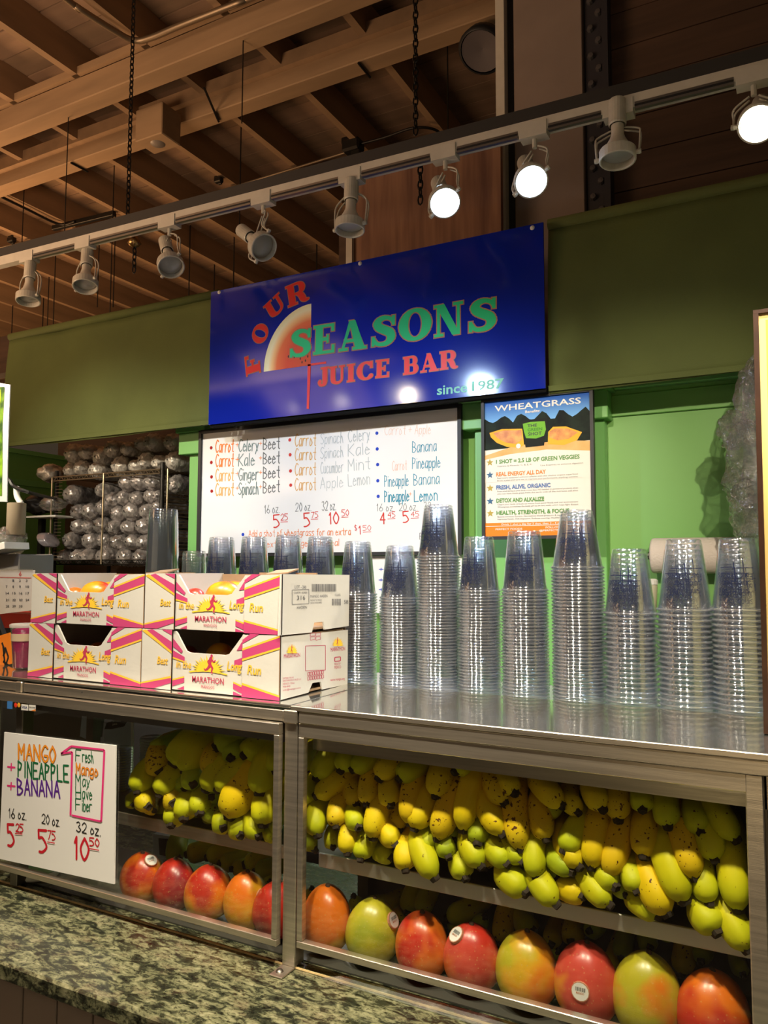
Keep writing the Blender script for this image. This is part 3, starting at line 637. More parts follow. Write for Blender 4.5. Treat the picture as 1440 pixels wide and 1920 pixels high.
hand('writing', 'Add a shot of wheatgrass for an extra', 295, 738, 825, 728, 34, K['or'], .08); hand('writing', 'extra charge with meal', 390, 792, 765, 784, 34, K['or'], .08)
hand('writing', 'Fresh', 1182, 752, 1290, 750, 34, K['gy'], .09)
def dots(pts, m_, r=9):
    for x, y in pts:
        c = aY(*c5(x, y), YWB)+D((0, -.001, 0)); rr = r/2.769*dist(c)/FPX
        ob('bullet', MB().lathe([(0, .0006), (rr, .0003), (rr, -.0005)], 14, c, (0, -1, 0)), m_, wb)
dots([(100, 276), (101, 352), (102, 427), (103, 501)], K['dk']); dots([(508, 235), (510, 312), (512, 396), (513, 470)], K['rd']); dots([(960, 200), (962, 282), (964, 363), (965, 447), (967, 528), (265, 726)], K['bl'])
# second smaller board below, mostly behind the cups
sb = thing('small_whiteboard', 'lower white board showing between the cup stacks under the big menu', 'whiteboard', (-1.6, YWB+.02, H-.25))
ob('board', MB().box((aY(692, 1040, YWB+.02).x, YWB+.02, aY(700, 1150, YWB).z), (aY(862, 1040, YWB).x, YWB+.03, wz0-.014)), wb_white, sb)
pb = MB()
for y in (1072, 1092, 1110):
    fr, wr = frame(711, y, 719, y, 9, 'Y', YWB+.02, .001); pen(pb, '+', fr, wr, .16)
ob('writing', pb, K['bl'], sb)
# ================================================================ WHEATGRASS POSTER
YP = 2.745
p0 = aY(909, 757, YP); p1 = aY(1106, 733, YP); pb0 = aY(914, 1006, YP); 
px0, px1, pz0, pz1 = p0.x, p1.x, pb0.z, (p0.z+p1.z)/2
po = thing('framed_poster', 'black framed wheatgrass benefits poster with melon photo and orange foot', 'poster', ((px0+px1)/2, YP, pz0))
for a_, b_ in (((px0-.012, YP-.01, pz0-.012), (px0, YP+.015, pz1+.012)), ((px1, YP-.01, pz0-.012), (px1+.012, YP+.015, pz1+.012)), ((px0, YP-.01, pz0-.012), (px1, YP+.015, pz0)), ((px0, YP-.01, pz1), (px1, YP+.015, pz1+.012))):
    ob('frame_rail', MB().box(a_, b_), black, po)
W_, Hh = px1-px0, pz1-pz0
FP = Fr((px0, YP, pz0), (W_, 0, 0), (0, 0, Hh), (0, -1, 0))
def prect(name, x0, y0, x1, y1, m_, h=.0005): return ob(name, MB().poly([FP.p(x0, y0, h), FP.p(x1, y0, h), FP.p(x1, y1, h), FP.p(x0, y1, h)]), m_, po)
def ppoly(name, pts, m_, h): return ob(name, MB().poly([FP.p(x, y, h) for x, y in pts]), m_, po)
ob('sheet', MB().box((px0, YP, pz0), (px1, YP+.004, pz1)), mat('poster_paper', (.76, .72, .66), .4, 0, .2), po)
m_, nt, b = nm('sky_print'); b.inputs['Specular IOR Level'].default_value = .08; tc = nt.nodes.new('ShaderNodeTexCoord'); sp = nt.nodes.new('ShaderNodeSeparateXYZ'); L(nt, tc.outputs['Object'], sp.inputs[0])
mr = nt.nodes.new('ShaderNodeMapRange'); mr.inputs[1].default_value = pz0+Hh*.84; mr.inputs[2].default_value = pz1; L(nt, sp.outputs[2], mr.inputs[0])
rp = nt.nodes.new('ShaderNodeValToRGB'); L(nt, mr.outputs[0], rp.inputs[0]); L(nt, rp.outputs[0], b.inputs['Base Color']); b.inputs['Roughness'].default_value = .35
rp.color_ramp.elements[0].color = (.18, .42, .80, 1); rp.color_ramp.elements[1].color = (.015, .08, .42, 1)
prect('sky_print', 0, .80, 1, 1, m_, .0006)
rn = random.Random(3); pts = [(0, .64), (1, .66)]
for k in range(26): x = 1-k/25; pts.append((x, .86+.03*math.sin(k*1.3)+rn.uniform(-.012, .028)*(1 if k % 2 else .2)))
ppoly('tree_line_print', pts, mat('tree_print', (.018, .028, .02), .5, 0, .08, col2=(.01, .012, .012), nscale=25), .0008)
ppoly('table_print', [(0, .57), (1, .57), (1, .655), (.75, .672), (.3, .66), (0, .60)], mat('table_print', (.80, .50, .22), .5, 0, .1, col2=(.62, .33, .1), nscale=9), .0010)
ppoly('sheet_print', [(0, .40), (1, .40), (1, .585), (.6, .615), (.25, .60), (0, .57)], mat('poster_paper', (.76, .72, .66)), .0011)
for rim, fl_ in (([(.046, .769), (.17, .79), (.37, .78), (.385, .658), (.34, .642), (.22, .655), (.12, .69), (.06, .735)], [(.085, .765), (.19, .778), (.36, .77), (.37, .70), (.30, .672), (.2, .69), (.12, .73)]),
                 ([(.61, .652), (.615, .74), (.66, .775), (.78, .77), (.925, .72), (.88, .666), (.76, .638)], [(.625, .70), (.63, .745), (.68, .762), (.79, .755), (.89, .72), (.80, .68), (.70, .675)])):
    ppoly('melon_print', rim, ink('melon_rind', (.85, .42, .04)), .0013); ppoly('melon_print', fl_, mat('melon_flesh', (.80, .34, .05), .4, col2=(.5, .15, .02), nscale=40), .0015)
ppoly('cup_print', [(.355, .84), (.615, .845), (.575, .645), (.40, .64)], ink('cup_black', (.008, .01, .008)), .0017)
ppoly('label_print', [(.375, .815), (.45, .825), (.585, .82), (.595, .76), (.575, .715), (.50, .70), (.405, .708), (.385, .76)], ink('label_green', (.16, .42, .04)), .0019)
def ptxt(s, x0, x1, y, hh, m_, bold=.02, h=.0021, sl=0):
    fr = Fr(FP.p(x0, y, h), (hh*Hh, 0, 0), (0, 0, hh*Hh), (0, -1, 0)); return ob('lettering', btext(s, fr, (x1-x0)*W_/(hh*Hh), bold=bold), m_, po)
ptxt('THE', .42, .51, .787, .022, black); ptxt('GREEN', .42, .56, .757, .022, ink('green_mid', (.05, .2, .03))); ptxt('SHOT', .425, .555, .725, .024, black)
ptxt('WHEATGRASS', .10, .92, .925, .045, paper, .015); ptxt('Benefits:', .40, .54, .892, .02, paper)
hg = ink('head_green', (.13, .30, .10)); ho = ink('head_orange', (.72, .24, .06)); hb = ink('head_blue', (.10, .19, .42)); micro = ink('micro', (.22, .21, .20)); rd_ = random.Random(5)
heads = (('1 SHOT = 2.5 LB OF GREEN VEGGIES', .11, .90, .535, hg), ('REAL ENERGY ALL DAY', .11, .59, .442, ho), ('FRESH, ALIVE, ORGANIC', .11, .63, .345, hb), ('DETOX AND ALKALIZE', .11, .57, .248, hg), ('HEALTH, STRENGTH, & FOCUS', .11, .80, .158, hg))
body = ('Vitamins & Minerals: C, B, E, K,', 'Live Enzymes to enhance digestion'), ('Feel more sustained without caffeine with this alkaline organic superfood', 'Drink it plain and sore out to improve your performance, anything extreme'), ('From small farms to your body in just days, NO bottled or powdered products when', 'you can have fresh grass from the earth with all the nutrients still alive'), ('Clears your body of built up toxins from poor foods and our environment', 'Wheatgrass normalizes the body pH to be less acidic which helps fight disease'), ('Boosts Immune System, Normalizes blood pressure & sugar, Helps Focus', 'Improves Family, Aids Digestion, Reduces scarring, Healthy hair, skin & gums')
for i, (s_, x0, x1, y, cc) in enumerate(heads):
    ptxt(s_, x0, x1, y, .030, cc, .035)
    for j, ln in enumerate(body[i]):
        if i == 0: ptxt(ln, .12 if j == 0 else .54, .46 if j == 0 else .93, .510-.012*j, .011, micro, 0)
        else: ptxt(ln, .12, .88, y-.020-.018*j, .011, micro, 0)
    st = MB(); c = (.048, y+.012)
    P = [FP.p(c[0]+(.036 if k % 2 == 0 else .016)*math.sin(k*PI/5), c[1]+(.036 if k % 2 == 0 else .016)*math.cos(k*PI/5)*W_/Hh, .0015) for k in range(10)]
    cen = FP.p(*c, .0015)
    for k in range(10): st.poly([cen, P[k], P[(k+1) % 10]])
    ob('star', st, ink('star_gold', (.45, .34, .08)) if i % 2 == 0 else ink('star_blue', (.06, .14, .26)), po)
prect('orange_foot', 0, 0, 1, .098, ink('foot_orange', (.80, .22, .02)), .0015); prect('white_line', .0, .072, 1, .076, paper, .002)
ptxt('Drink 1 shot a day for 3 days, then 2 - 4 shots a week', .16, .86, .080, .014, paper, .01, .0022); ptxt('PERFECT FOODS', .10, .36, .045, .014, paper, .01, .0022); ptxt('FOLLOW US', .58, .78, .05, .014, paper, .01, .0022); ptxt('@PERFECTFOODS', .52, .80, .03, .013, paper, .01, .0022)
c = FP.p(.33, .655, .002); ob('seal_print', MB().lathe([(0, .0005), (.009, 0)], 14, c, (0, -1, 0)), paper, po)
# paper towel roll on the wall
c0 = aY(1222, 1042, 2.87); 
t = thing('paper_towel_roll', 'white paper towel roll held horizontally on the green wall', 'paper towel', c0)
ob('roll', MB().lathe([(.018, 0), (.055, 0), (.061, .004), (.062, .01), (.062, .275), (.059, .28), (.018, .28)], 32, c0, (1, 0, 0)), mat('towel_paper', (.66, .58, .52), .85, bump=.25, bscale=120), t, smooth=True)
ob('core_holder', MB().tube([c0-D((.012, 0, 0)), c0+D((.30, 0, 0))], .014, 10), steel_dark, t)
c1 = aY(1215, 1115, 2.80)
t = thing('lidded_container', 'small white lidded container behind the cups under the towel roll', 'container', c1)
ob('body', MB().lathe([(0, -.08), (.026, -.08), (.032, .03), (.028, .045)], 16, c1), mat('cream_plastic', (.6, .56, .42), .4), t, smooth=True)
ob('lid', MB().lathe([(.034, .035), (.034, .05), (.026, .055), (0, .055)], 16, c1), paper, t)
# ================================================================ COUNTER
YF = 1.17; TB = T-.018
m_, nt, b = nm('granite')
tc = nt.nodes.new('ShaderNodeTexCoord'); mp = nt.nodes.new('ShaderNodeMapping'); L(nt, tc.outputs['Object'], mp.inputs[0])
mp.inputs['Rotation'].default_value = (0, 0, .25); mp.inputs['Scale'].default_value = (30, 62, 44)
def noise(sc, det, rough=.6, dist_=0):
    n = nt.nodes.new('ShaderNodeTexNoise'); n.inputs['Scale'].default_value = sc; n.inputs['Detail'].default_value = det; n.inputs['Roughness'].default_value = rough; n.inputs['Distortion'].default_value = dist_
    L(nt, mp.outputs[0], n.inputs['Vector']); return n
def ramp(src, els):
    r = nt.nodes.new('ShaderNodeValToRGB'); L(nt, src, r.inputs[0]); e = r.color_ramp.elements
    e[0].position, e[0].color = els[0][0], (*els[0][1], 1); e[1].position, e[1].color = els[-1][0], (*els[-1][1], 1)
    for p_, c_ in els[1:-1]: q = e.new(p_); q.color = (*c_, 1)
    return r
n1 = noise(1.1, 5, .65, .5); r1 = ramp(n1.outputs['Fac'], [(.34, (.010, .012, .009)), (.45, (.035, .04, .024)), (.52, (.13, .135, .075)), (.64, (.24, .24, .14)), (.78, (.33, .32, .22))])
n2 = noise(3.2, 6, .7, .3); r2 = ramp(n2.outputs['Fac'], [(.36, (0, 0, 0)), (.50, (1, 1, 1))])
n3 = noise(.55, 3); r3 = ramp(n3.outputs['Fac'], [(.55, (0, 0, 0)), (.72, (1, 1, 1))])
mx = nt.nodes.new('ShaderNodeMix'); mx.data_type = 'RGBA'; mx.blend_type = 'MULTIPLY'; mx.inputs[0].default_value = .85
L(nt, r1.outputs[0], mx.inputs[6]); L(nt, r2.outputs[0], mx.inputs[7])
mx2 = nt.nodes.new('ShaderNodeMix'); mx2.data_type = 'RGBA'; L(nt, r3.outputs[0], mx2.inputs[0]); L(nt, mx.outputs[2], mx2.inputs[6]); mx2.inputs[7].default_value = (.10, .045, .035, 1)
mfac = nt.nodes.new('ShaderNodeMath'); mfac.operation = 'MULTIPLY'; mfac.inputs[1].default_value = .35; L(nt, r3.outputs[0], mfac.inputs[0]); L(nt, mfac.outputs[0], mx2.inputs[0])
L(nt, mx2.outputs[2], b.inputs['Base Color']); b.inputs['Roughness'].default_value = .22
granite = m_
ct = thing('granite_counter', 'mottled green-grey granite counter slab under the steel display case', 'counter', (-.8, 1.2, 0))
ob('slab', MB().box((-2.6, .945, GZ-.032), (.6, 1.60, GZ)), granite, ct, bevel=.004)
base = ob('cabinet', MB().box((-2.6, .985, 0), (.6, 1.55, GZ-.033)), mat('front_panel_base', (.10, .085, .075), .6), ct)
for k in range(36):
    x = -2.55+k*.0875
    ob('front_board', MB().box((x, .972, .05), (x+.083, .986, GZ-.036)), mat('front_board', (.36, .30, .26), .55, noise=.05), base, bevel=.002)
# caulk line
ob('caulk_line', MB().tube([(-2.4, YF+.004, GZ+.001), (-1.4, YF+.006, GZ+.001), (-.6, YF+.002, GZ+.001), (.5, YF+.004, GZ+.0005)], .0022, 6), mat('caulk', (.50, .36, .16), .7, noise=.3, nscale=60), ct)
# ================================================================ STEEL DISPLAY CASE
cs = thing('display_case', 'long stainless steel and glass display case standing on the granite counter', 'display case', (-.8, 1.3, GZ))
Z1 = T; ZR = H-.273; ZFB = H-.659; ZFT = H-.647
CX0, CX1 = -2.3, .42
# worktop sheets: left unit and right unit
ob('top_sheet', MB().box((CX0, YF-.003, Z1-.006), (-.806, 1.46, Z1)), steel_top, cs, bevel=.0015)
ob('top_sheet', MB().box((-.803, YF-.003, Z1-.006), (CX1, 1.452, Z1)), steel_top, cs, bevel=.0015)
ob('back_deck', MB().box((CX0, 1.455, TB-.004), (CX1, 1.75, TB)), steel, cs)
ob('sheet_turn_down', MB().box((CX0, 1.450, TB), (CX1, 1.453, Z1-.001)), steel_top, cs); ob('edge_bead', MB().box((-.803, YF-.006, Z1-.009), (CX1, YF-.001, Z1-.0005)), steel, cs, bevel=.001)
# front rails
for x0, x1 in ((CX0, -1.545), (-1.52, -.820), (-.787, CX1)):
    ob('top_rail', MB().box((x0, YF-.004, ZR), (x1, YF+.025, Z1-.010)), steel, cs, bevel=.0015)
for x in (-1.545, -.820):
    w_ = .025 if x < -1 else .033
    ob('rail_cap', MB().box((x+.002, YF-.008, ZR-.002), (x+w_-.002, YF+.025, Z1-.008)), steel, cs, bevel=.002)
for x0, x1 in ((-1.545, -1.522), (-.818, -.791), (-.067+.0, -.045)):
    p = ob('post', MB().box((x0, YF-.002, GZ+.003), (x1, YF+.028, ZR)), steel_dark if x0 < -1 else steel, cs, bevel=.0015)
f_ = MB().box((-.818, YF-.040, GZ+.0005), (-.791, YF, GZ+.0035)); ob('foot_tab', f_, steel, cs, bevel=.0008)
ob('foot_screw', MB().lathe([(0, .004), (.005, .003), (.007, 0)], 12, (-.807, YF-.024, GZ+.0035)), steel_dark, cs, smooth=True)
ob('top_return', MB().box((-.067, YF-.002, ZR), (CX1, YF+.02, ZR+.001)), steel, cs)
# glazed fronts: frame of four strips and a pane
def glazed(x0, x1, zt, zb, wt, ws, Y, tag_):
    f = ob('glass_front', MB().box((x0+ws*.5, Y+.006, zb+.004), (x1-ws*.5, Y+.009, zt-.004)), glass, cs)
    for a_, b_ in (((x0, Y, zt-wt), (x1, Y+.014, zt)), ((x0, Y, zb), (x1, Y+.014, zb+.012)), ((x0, Y, zb+.0122), (x0+ws, Y+.014, zt-wt-.0002)), ((x1-ws, Y, zb+.0122), (x1, Y+.014, zt-wt-.0002))):
        ob('frame_strip', MB().box(a_, b_), steel, f, bevel=.001)
    return f
gl_l = glazed(-1.605, -.821, ZR-.002, ZFB+.0, .020, .011, YF-.016, 'l')
gl_r = glazed(-.789, -.045, ZR-.001, ZFB, .024, .011, YF-.001, 'r')
ob('upper_lip', MB().box((-.778, YF+.030, ZR-.052), (CX1, YF+.034, ZR-.002)), steel, cs)
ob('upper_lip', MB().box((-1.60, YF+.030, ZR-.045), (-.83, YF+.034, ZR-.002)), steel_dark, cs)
# inner shelf
YS = 1.235
zs_t = aY(960, 1672, YS).z; zs_b = aY(960, 1702, YS).z
sh = ob('shelf', MB().box((-1.50, YS+.002, zs_t-.004), (-.05, 1.44, zs_t-.001)), steel_dark, cs)
ob('shelf_edge', MB().box((-.785, YS-.002, zs_b), (-.055, YS+.003, zs_t)), mat('satin_steel', (.72, .68, .62), .3, .7), sh, bevel=.001)
ob('shelf_edge', MB().box((aY(222, 1535, YS).x, YS-.002, zs_b), (-.825, YS+.003, zs_t)), steel, sh, bevel=.001)
ob('bottom_liner', MB().box((-1.60, YF+.03, GZ+.0005), (.35, 1.45, GZ+.003)), mat('liner', (.06, .06, .05), .15), cs)
ob('back_panel', MB().box((-.80, 1.448, GZ), (CX1, 1.454, Z1-.01)), steel_dark, cs)  # dark panel added so the gaps between the bananas stay dark
ob('end_panel', MB().box((-.045, YF+.03, GZ), (-.042, 1.45, Z1-.01)), steel_dark, cs)
for x in (-1.60, -.80): ob('rear_post', MB().box((x-.012, 1.425, GZ), (x+.012, 1.45, Z1-.008)), steel_dark, cs)
ob('plastic_strip', MB().add([(-.735, YF-.006, GZ+.002), (.3, YF-.02, GZ+.002), (.3, YF+.02, GZ+.012), (-.70, YF+.012, GZ+.006)], [(0, 1, 2, 3)]), clear('cloudy_strip', (.8, .85, .85), .08, .5, .2, milk=.14, mcol=(.4, .44, .42)), cs)
c = aY(154, 1298, YF-.004); ob('rivet_hole', MB().lathe([(0, .0006), (.0015, .0004), (.0018, 0)], 10, c, (0, -1, 0)), black, cs)
# payment stickers
def sticker(px, py, w_, h_, m1, name, extra=None):
    fr, wr = frame(px-w_/2, py+h_/2+w_*.05, px+w_/2, py+h_/2+w_*.15, h_, 'Y', YF-.016, .001)
    o = ob(name, MB().poly([fr.p(0, 0), fr.p(wr, 0), fr.p(wr, 1), fr.p(0, 1)]), m1, gl_l)
    return fr, wr, o
bl_ = ink('card_blue', (.05, .2, .55)); 
sticker(19, 1321, 10, 14, bl_, 'payment_sticker')
for dx, cc in ((29.5, (.75, .05, .02)), (35.5, (.85, .40, .03))):
    c = aY(dx, 1322, YF-.017); ob('payment_sticker', MB().lathe([(0, .0006), (.0052, .0002)], 16, c, (0, -1, 0)), ink('card_%d' % int(dx), cc), gl_l)
fr, wr, o = sticker(47, 1325, 13, 11, paper, 'payment_sticker'); fr.o = fr.p(.18, .3, .0003); fr.u *= .4; fr.v *= .4; ob('lettering', btext('VISA', fr, (wr-.36)/.4, bold=.03), ink('card_navy', (.02, .04, .2)), o and gl_l)
fr, wr, o = sticker(61, 1326, 13, 11, paper, 'payment_sticker'); f2 = Fr(fr.p(.1, .45, .0003), fr.u*.25, fr.v*.25, fr.n); ob('lettering', btext('DISCOVER', f2, (wr-.2)/.25, bold=.02), black, gl_l)
ob('payment_sticker', MB().poly([fr.p(.5, 0, .0004), fr.p(wr, 0, .0004), fr.p(wr, .35, .0004)]), ink('card_or', (.8, .25, .04)), gl_l)
# ---------------- price board taped inside the left glass
YK = YF-.012
q = [aY(8, 1373, YK), aY(217, 1398, YK), aY(214, 1658, YK), aY(-2, 1610, YK)]
ps = thing('price_sign', 'white board with hand lettered mango pineapple banana price, inside the left glass', 'sign', q[3])
mb = MB().prism(q, (0, .003, 0)); ob('board', mb, mat('sign_board', (.80, .80, .80), .4), ps)
c4 = lambda x, y: (x/2.571, 1260+y/2.571)
def hk(t_, x0, y0, x1, y1, hp, m_, wd=.11, h=.0004): return hand('writing', t_, x0, y0, x1, y1, hp, m_, wd, conv=c4, par=ps, val=YK-.0, sc=2.571, h=h)
KK = {'o': ink('mango_orange', (.90, .33, .02)), 'g': ink('deep_green', (.01, .14, .05)), 'p': ink('purple', (.10, .02, .28)), 'k': ink('pen_black', (.02, .02, .02)), 'r': ink('crimson', (.55, .015, .03)), 'm': ink('magenta', (.75, .04, .22)), 'br': ink('rust', (.55, .12, .01))}
hk('MANGO', 90, 420, 270, 438, 72, KK['br'], .16); hk('MANGO', 90, 420, 270, 438, 72, KK['o'], .11, .0009)
hk('PINEAPPLE', 88, 505, 332, 530, 72, KK['g'], .13); hk('BANANA', 85, 588, 290, 606, 72, KK['p'], .13)
hk('+', 38, 488, 74, 492, 62, KK['m'], .14); hk('+', 36, 580, 74, 584, 62, KK['m'], .14)
for t1, t2, y, x1 in (('F', 'resh', 432, 452), ('M', 'ay', 550, 434), ('H', 'ave', 610, 445), ('F', 'iber', 668, 444)):
    hk(t1, 366, y-3, 391, y, 54, KK['g'], .10); hk(t2, 398, y, x1, y+5, 52, KK['g'], .10)
hk('Mango', 368, 492, 474, 504, 52, KK['br'], .15); hk('Mango', 368, 492, 474, 504, 52, KK['o'], .09, .0009)
bub = MB(); P = [(348, 690), (490, 720), (505, 375), (345, 357), (296, 393), (350, 385), (342, 690)]
for i in range(len(P)-1):
    (x0, y0), (x1, y1) = P[i], P[i+1]; l = math.hypot(x1-x0, y1-y0); nx, ny = -(y1-y0)/l*4.5, (x1-x0)/l*4.5
    pxpoly(bub, [c4(x0+nx, y0+ny), c4(x1+nx, y1+ny), c4(x1-nx, y1-ny), c4(x0-nx, y0-ny)], 'Y', YK, .0012)
ob('speech_outline', bub, KK['m'], ps)
hk('16 oz.', 44, 702, 128, 712, 44, KK['k']); hk('20 oz.', 203, 728, 290, 745, 44, KK['k']); hk('32 oz.', 370, 768, 486, 790, 46, KK['k'], .12)
hk('5', 40, 835, 70, 838, 98, KK['r'], .13); hk('25', 78, 768, 113, 772, 36, KK['r'], .17); hk('5', 190, 864, 228, 868, 100, KK['r'], .13); hk('75', 232, 806, 268, 810, 40, KK['r'], .15)
hk('10', 360, 898, 430, 912, 100, KK['r'], .13); hk('50', 434, 836, 480, 842, 36, KK['r'], .17)
ul = MB()
for x0, y0, x1, y1 in ((74, 776, 110, 778), (230, 816, 266, 822), (434, 848, 480, 856)): pxpoly(ul, [c4(x0, y0), c4(x1, y1), c4(x1, y1+5), c4(x0, y0+5)], 'Y', YK, .0012)
ob('underlines', ul, KK['r'], ps, kind='stuff')
# ================================================================ CUP STACKS
class Cone:
    """drawing frame wrapped upside down round an inverted cup: x along the wall, y towards the rim"""
    def __init__(s, rfun, z0, th0, sc): s.r, s.z0, s.t, s.sc = rfun, z0, th0, sc
    def p(s, x, y, h=0):
        z = s.z0-y*s.sc; r = s.r(z)+.0004+h; th = s.t-x*s.sc/max(r, .01)
        return Vector((r*math.cos(th), r*math.sin(th), z))
def cup_mesh(rb, rr, h, m1=cupm, m2=rimm, name='cup', ribs=0):
    """inverted cup: mouth at z 0, base at z h"""
    prof = [(rr-.003, .0), (rr, .0012), (rr, .0038), (rr-.0025, .005), (rr-.0035, .010), (rr-.0042, .011)]
    n = 7
    for k in range(1, n): t = k/n; prof.append((rr-.0042+(rb+.001-(rr-.0042))*t, .011+(h-.018)*t))
    prof += [(rb+.0012, h-.009), (rb, h-.0065), (rb, h-.002), (rb-.003, h), (rb-.007, h-.001), (rb-.010, h-.006), (rb*.4, h-.0055), (0, h-.0055)]
    mb = MB().lathe(prof, 24)
    me = bpy.data.meshes.new(name); me.from_pydata(mb.v, [], mb.f); me.materials.append(m1); me.materials.append(m2)
    for i, p in enumerate(me.polygons): p.material_index = 1 if (i//24) < 3 else 0
    me.shade_smooth(); return me
def print_mesh(rb, rr, h, seed):
    rnd = random.Random(seed); mb = MB(); rf = lambda z: rr-.004+(rb-(rr-.004))*z/h
    for side in range(2):
        t0 = -PI/2+.75+side*PI
        f = Cone(rf, h*.60, t0, .010)
        strokes(mb, f, [[(1.6, -1.6), (1.6, 0), (1.6, 1.6), (1.6, 3.2)], [(0, .1), (1, .1), (2, .1), (3, .1), (4, .1), (5, .1), (5.6, .1)], [(3.1, -.8), (3.1, 1), (3.1, 2.4)]], .14)
        strokes(mb, f, [[(.2, 1.2), (1.2, 1.2), (2.4, 1.2)], [(3.4, -.5), (4.6, -.5)], [(3.4, -.15), (4.8, -.15)]], .09)
        for k, (s_, wd) in enumerate((('Four Seasons', 5.4), ('Juice Bar', 4.2), ('since 1987', 4.6))):
            pen(mb, s_, Cone(rf, h*.60-.010-.0135*k, t0-.05-.1*k, .0115), wd, .09)
    me = bpy.data.meshes.new('printed_logo'); me.from_pydata(mb.v, [], mb.f); me.materials.append(navy); return me
NTH = ['first', 'second', 'third', 'fourth', 'fifth', 'sixth', 'seventh', 'eighth', 'ninth', 'tenth', 'eleventh', 'twelfth', 'thirteenth', 'fourteenth', 'fifteenth', 'sixteenth', 'seventeenth', 'eighteenth', 'nineteenth', 'twentieth']
def stack(cx, ytop, wb, wr, rimy, sp, Yc, desc, printed=4, indiv=60, plain=False, i=0):
    top = aY(cx, ytop, Yc-.025); d = dist(top)
    rb = wb/2*d/FPX; rr = wr/2*dist(aY(cx, rimy, Yc))/FPX
    zt = top.z; h = zt-aY(cx, rimy, Yc-rr).z
    base = aY(cx, ytop, Yc); x = base.x
    n = max(2, int(round((zt-TB-h)/sp))+1); sp = (zt-TB-h)/(n-1)
    me = cup_mesh(rb, rr, h, *((cupm2, rimm) if plain else (cupm, rimm))); pm = None if plain else print_mesh(rb, rr, h, i)
    rnd = random.Random(i)
    rest = MB()
    for k in range(n):       # k = 0 is the top cup
        z = TB+.0005+(n-1-k)*sp; dx, dy = (rnd.uniform(-.0007, .0007), rnd.uniform(-.0007, .0007)) if k else (0, 0)
        if k < indiv:
            o = bpy.data.objects.new('plastic_cup', me); COL.objects.link(o); o.location = (x+dx, Yc+dy, z); rz = rnd.uniform(-.5, .5); o.rotation_euler = (0, 0, rz)
            o['category'] = 'cup'; o['label'] = ('topmost clear cup of %s' % desc if k == 0 else 'clear cup, %s from the top of %s' % (NTH[k] if k < 20 else '%d%s' % (k+1, {1: 'st', 2: 'nd', 3: 'rd'}.get((k+1) % 10, 'th')), desc))
            o['group'] = 'cups in '+desc
            if pm and k < printed:
                q = bpy.data.objects.new('printed_logo', pm); COL.objects.link(q); q.parent = o
                q.rotation_euler = (0, 0, rnd.uniform(-.25, .25)-rz)
        else:
            for v in me.vertices: pass
            nb = len(rest.v); rest.v += [(v.co.x+x+dx, v.co.y+Yc+dy, v.co.z+z) for v in me.vertices]; rest.f += [tuple(a+nb for a in p.vertices) for p in me.polygons]
    if rest.v: ob('plastic_cups', rest, cupm, smooth=True, label='lower clear cups of %s, hidden by the mango boxes' % desc, cat='cups', kind='stuff')
YC_ = 1.508
stack(671, 1015, 49, 74, 1118, .0060, YC_, 'the cup stack touching the mango boxes', i=1)
stack(750, 1023, 51, 77, 1125, .0062, YC_, 'the second cup stack from the boxes', i=2)
stack(822, 946, 54, 82, 1046, .0062, YC_, 'the tallest cup stack, by the whiteboard corner', i=3)
stack(898, 1006, 54, 81, 1112, .0062, YC_, 'the cup stack right of the tallest', i=4)
stack(983, 995, 61, 88, 1110, .0064, YC_, 'the cup stack under the wheatgrass poster foot', i=5)
stack(1081, 956, 60, 98, 1067, .0066, YC_, 'the tall cup stack covering the poster corner', i=6)
stack(1179, 1029, 63, 98, 1155, .0090, YC_-.004, 'the cup stack left of the paper towel', i=7)
stack(1281, 1011, 64, 103, 1148, .0092, YC_-.004, 'the cup stack before the paper towel', i=8)
stack(1383, 1009, 67, 104, 1148, .0092, YC_-.004, 'the cup stack beside the yellow picture', i=9)
for i, (cx, yt, ds) in enumerate(((416, 1007, 'first'), (477, 1006, 'second'), (541, 1003, 'third'), (601, 1006, 'fourth'))):
    stack(cx, yt, 46, 66, 1103, .0062, YC_+.01, 'the %s printed stack behind the boxes' % ds, indiv=5, i=20+i)
stack(307, 953, 52, 68, 1090, .0075, YC_+.03, 'the tall plain stack at left', indiv=6, i=30, plain=True)
stack(365, 1033, 43, 52, 1100, .0070, YC_+.03, 'the low plain stack beside it, behind the boxes', indiv=5, i=31, plain=True)
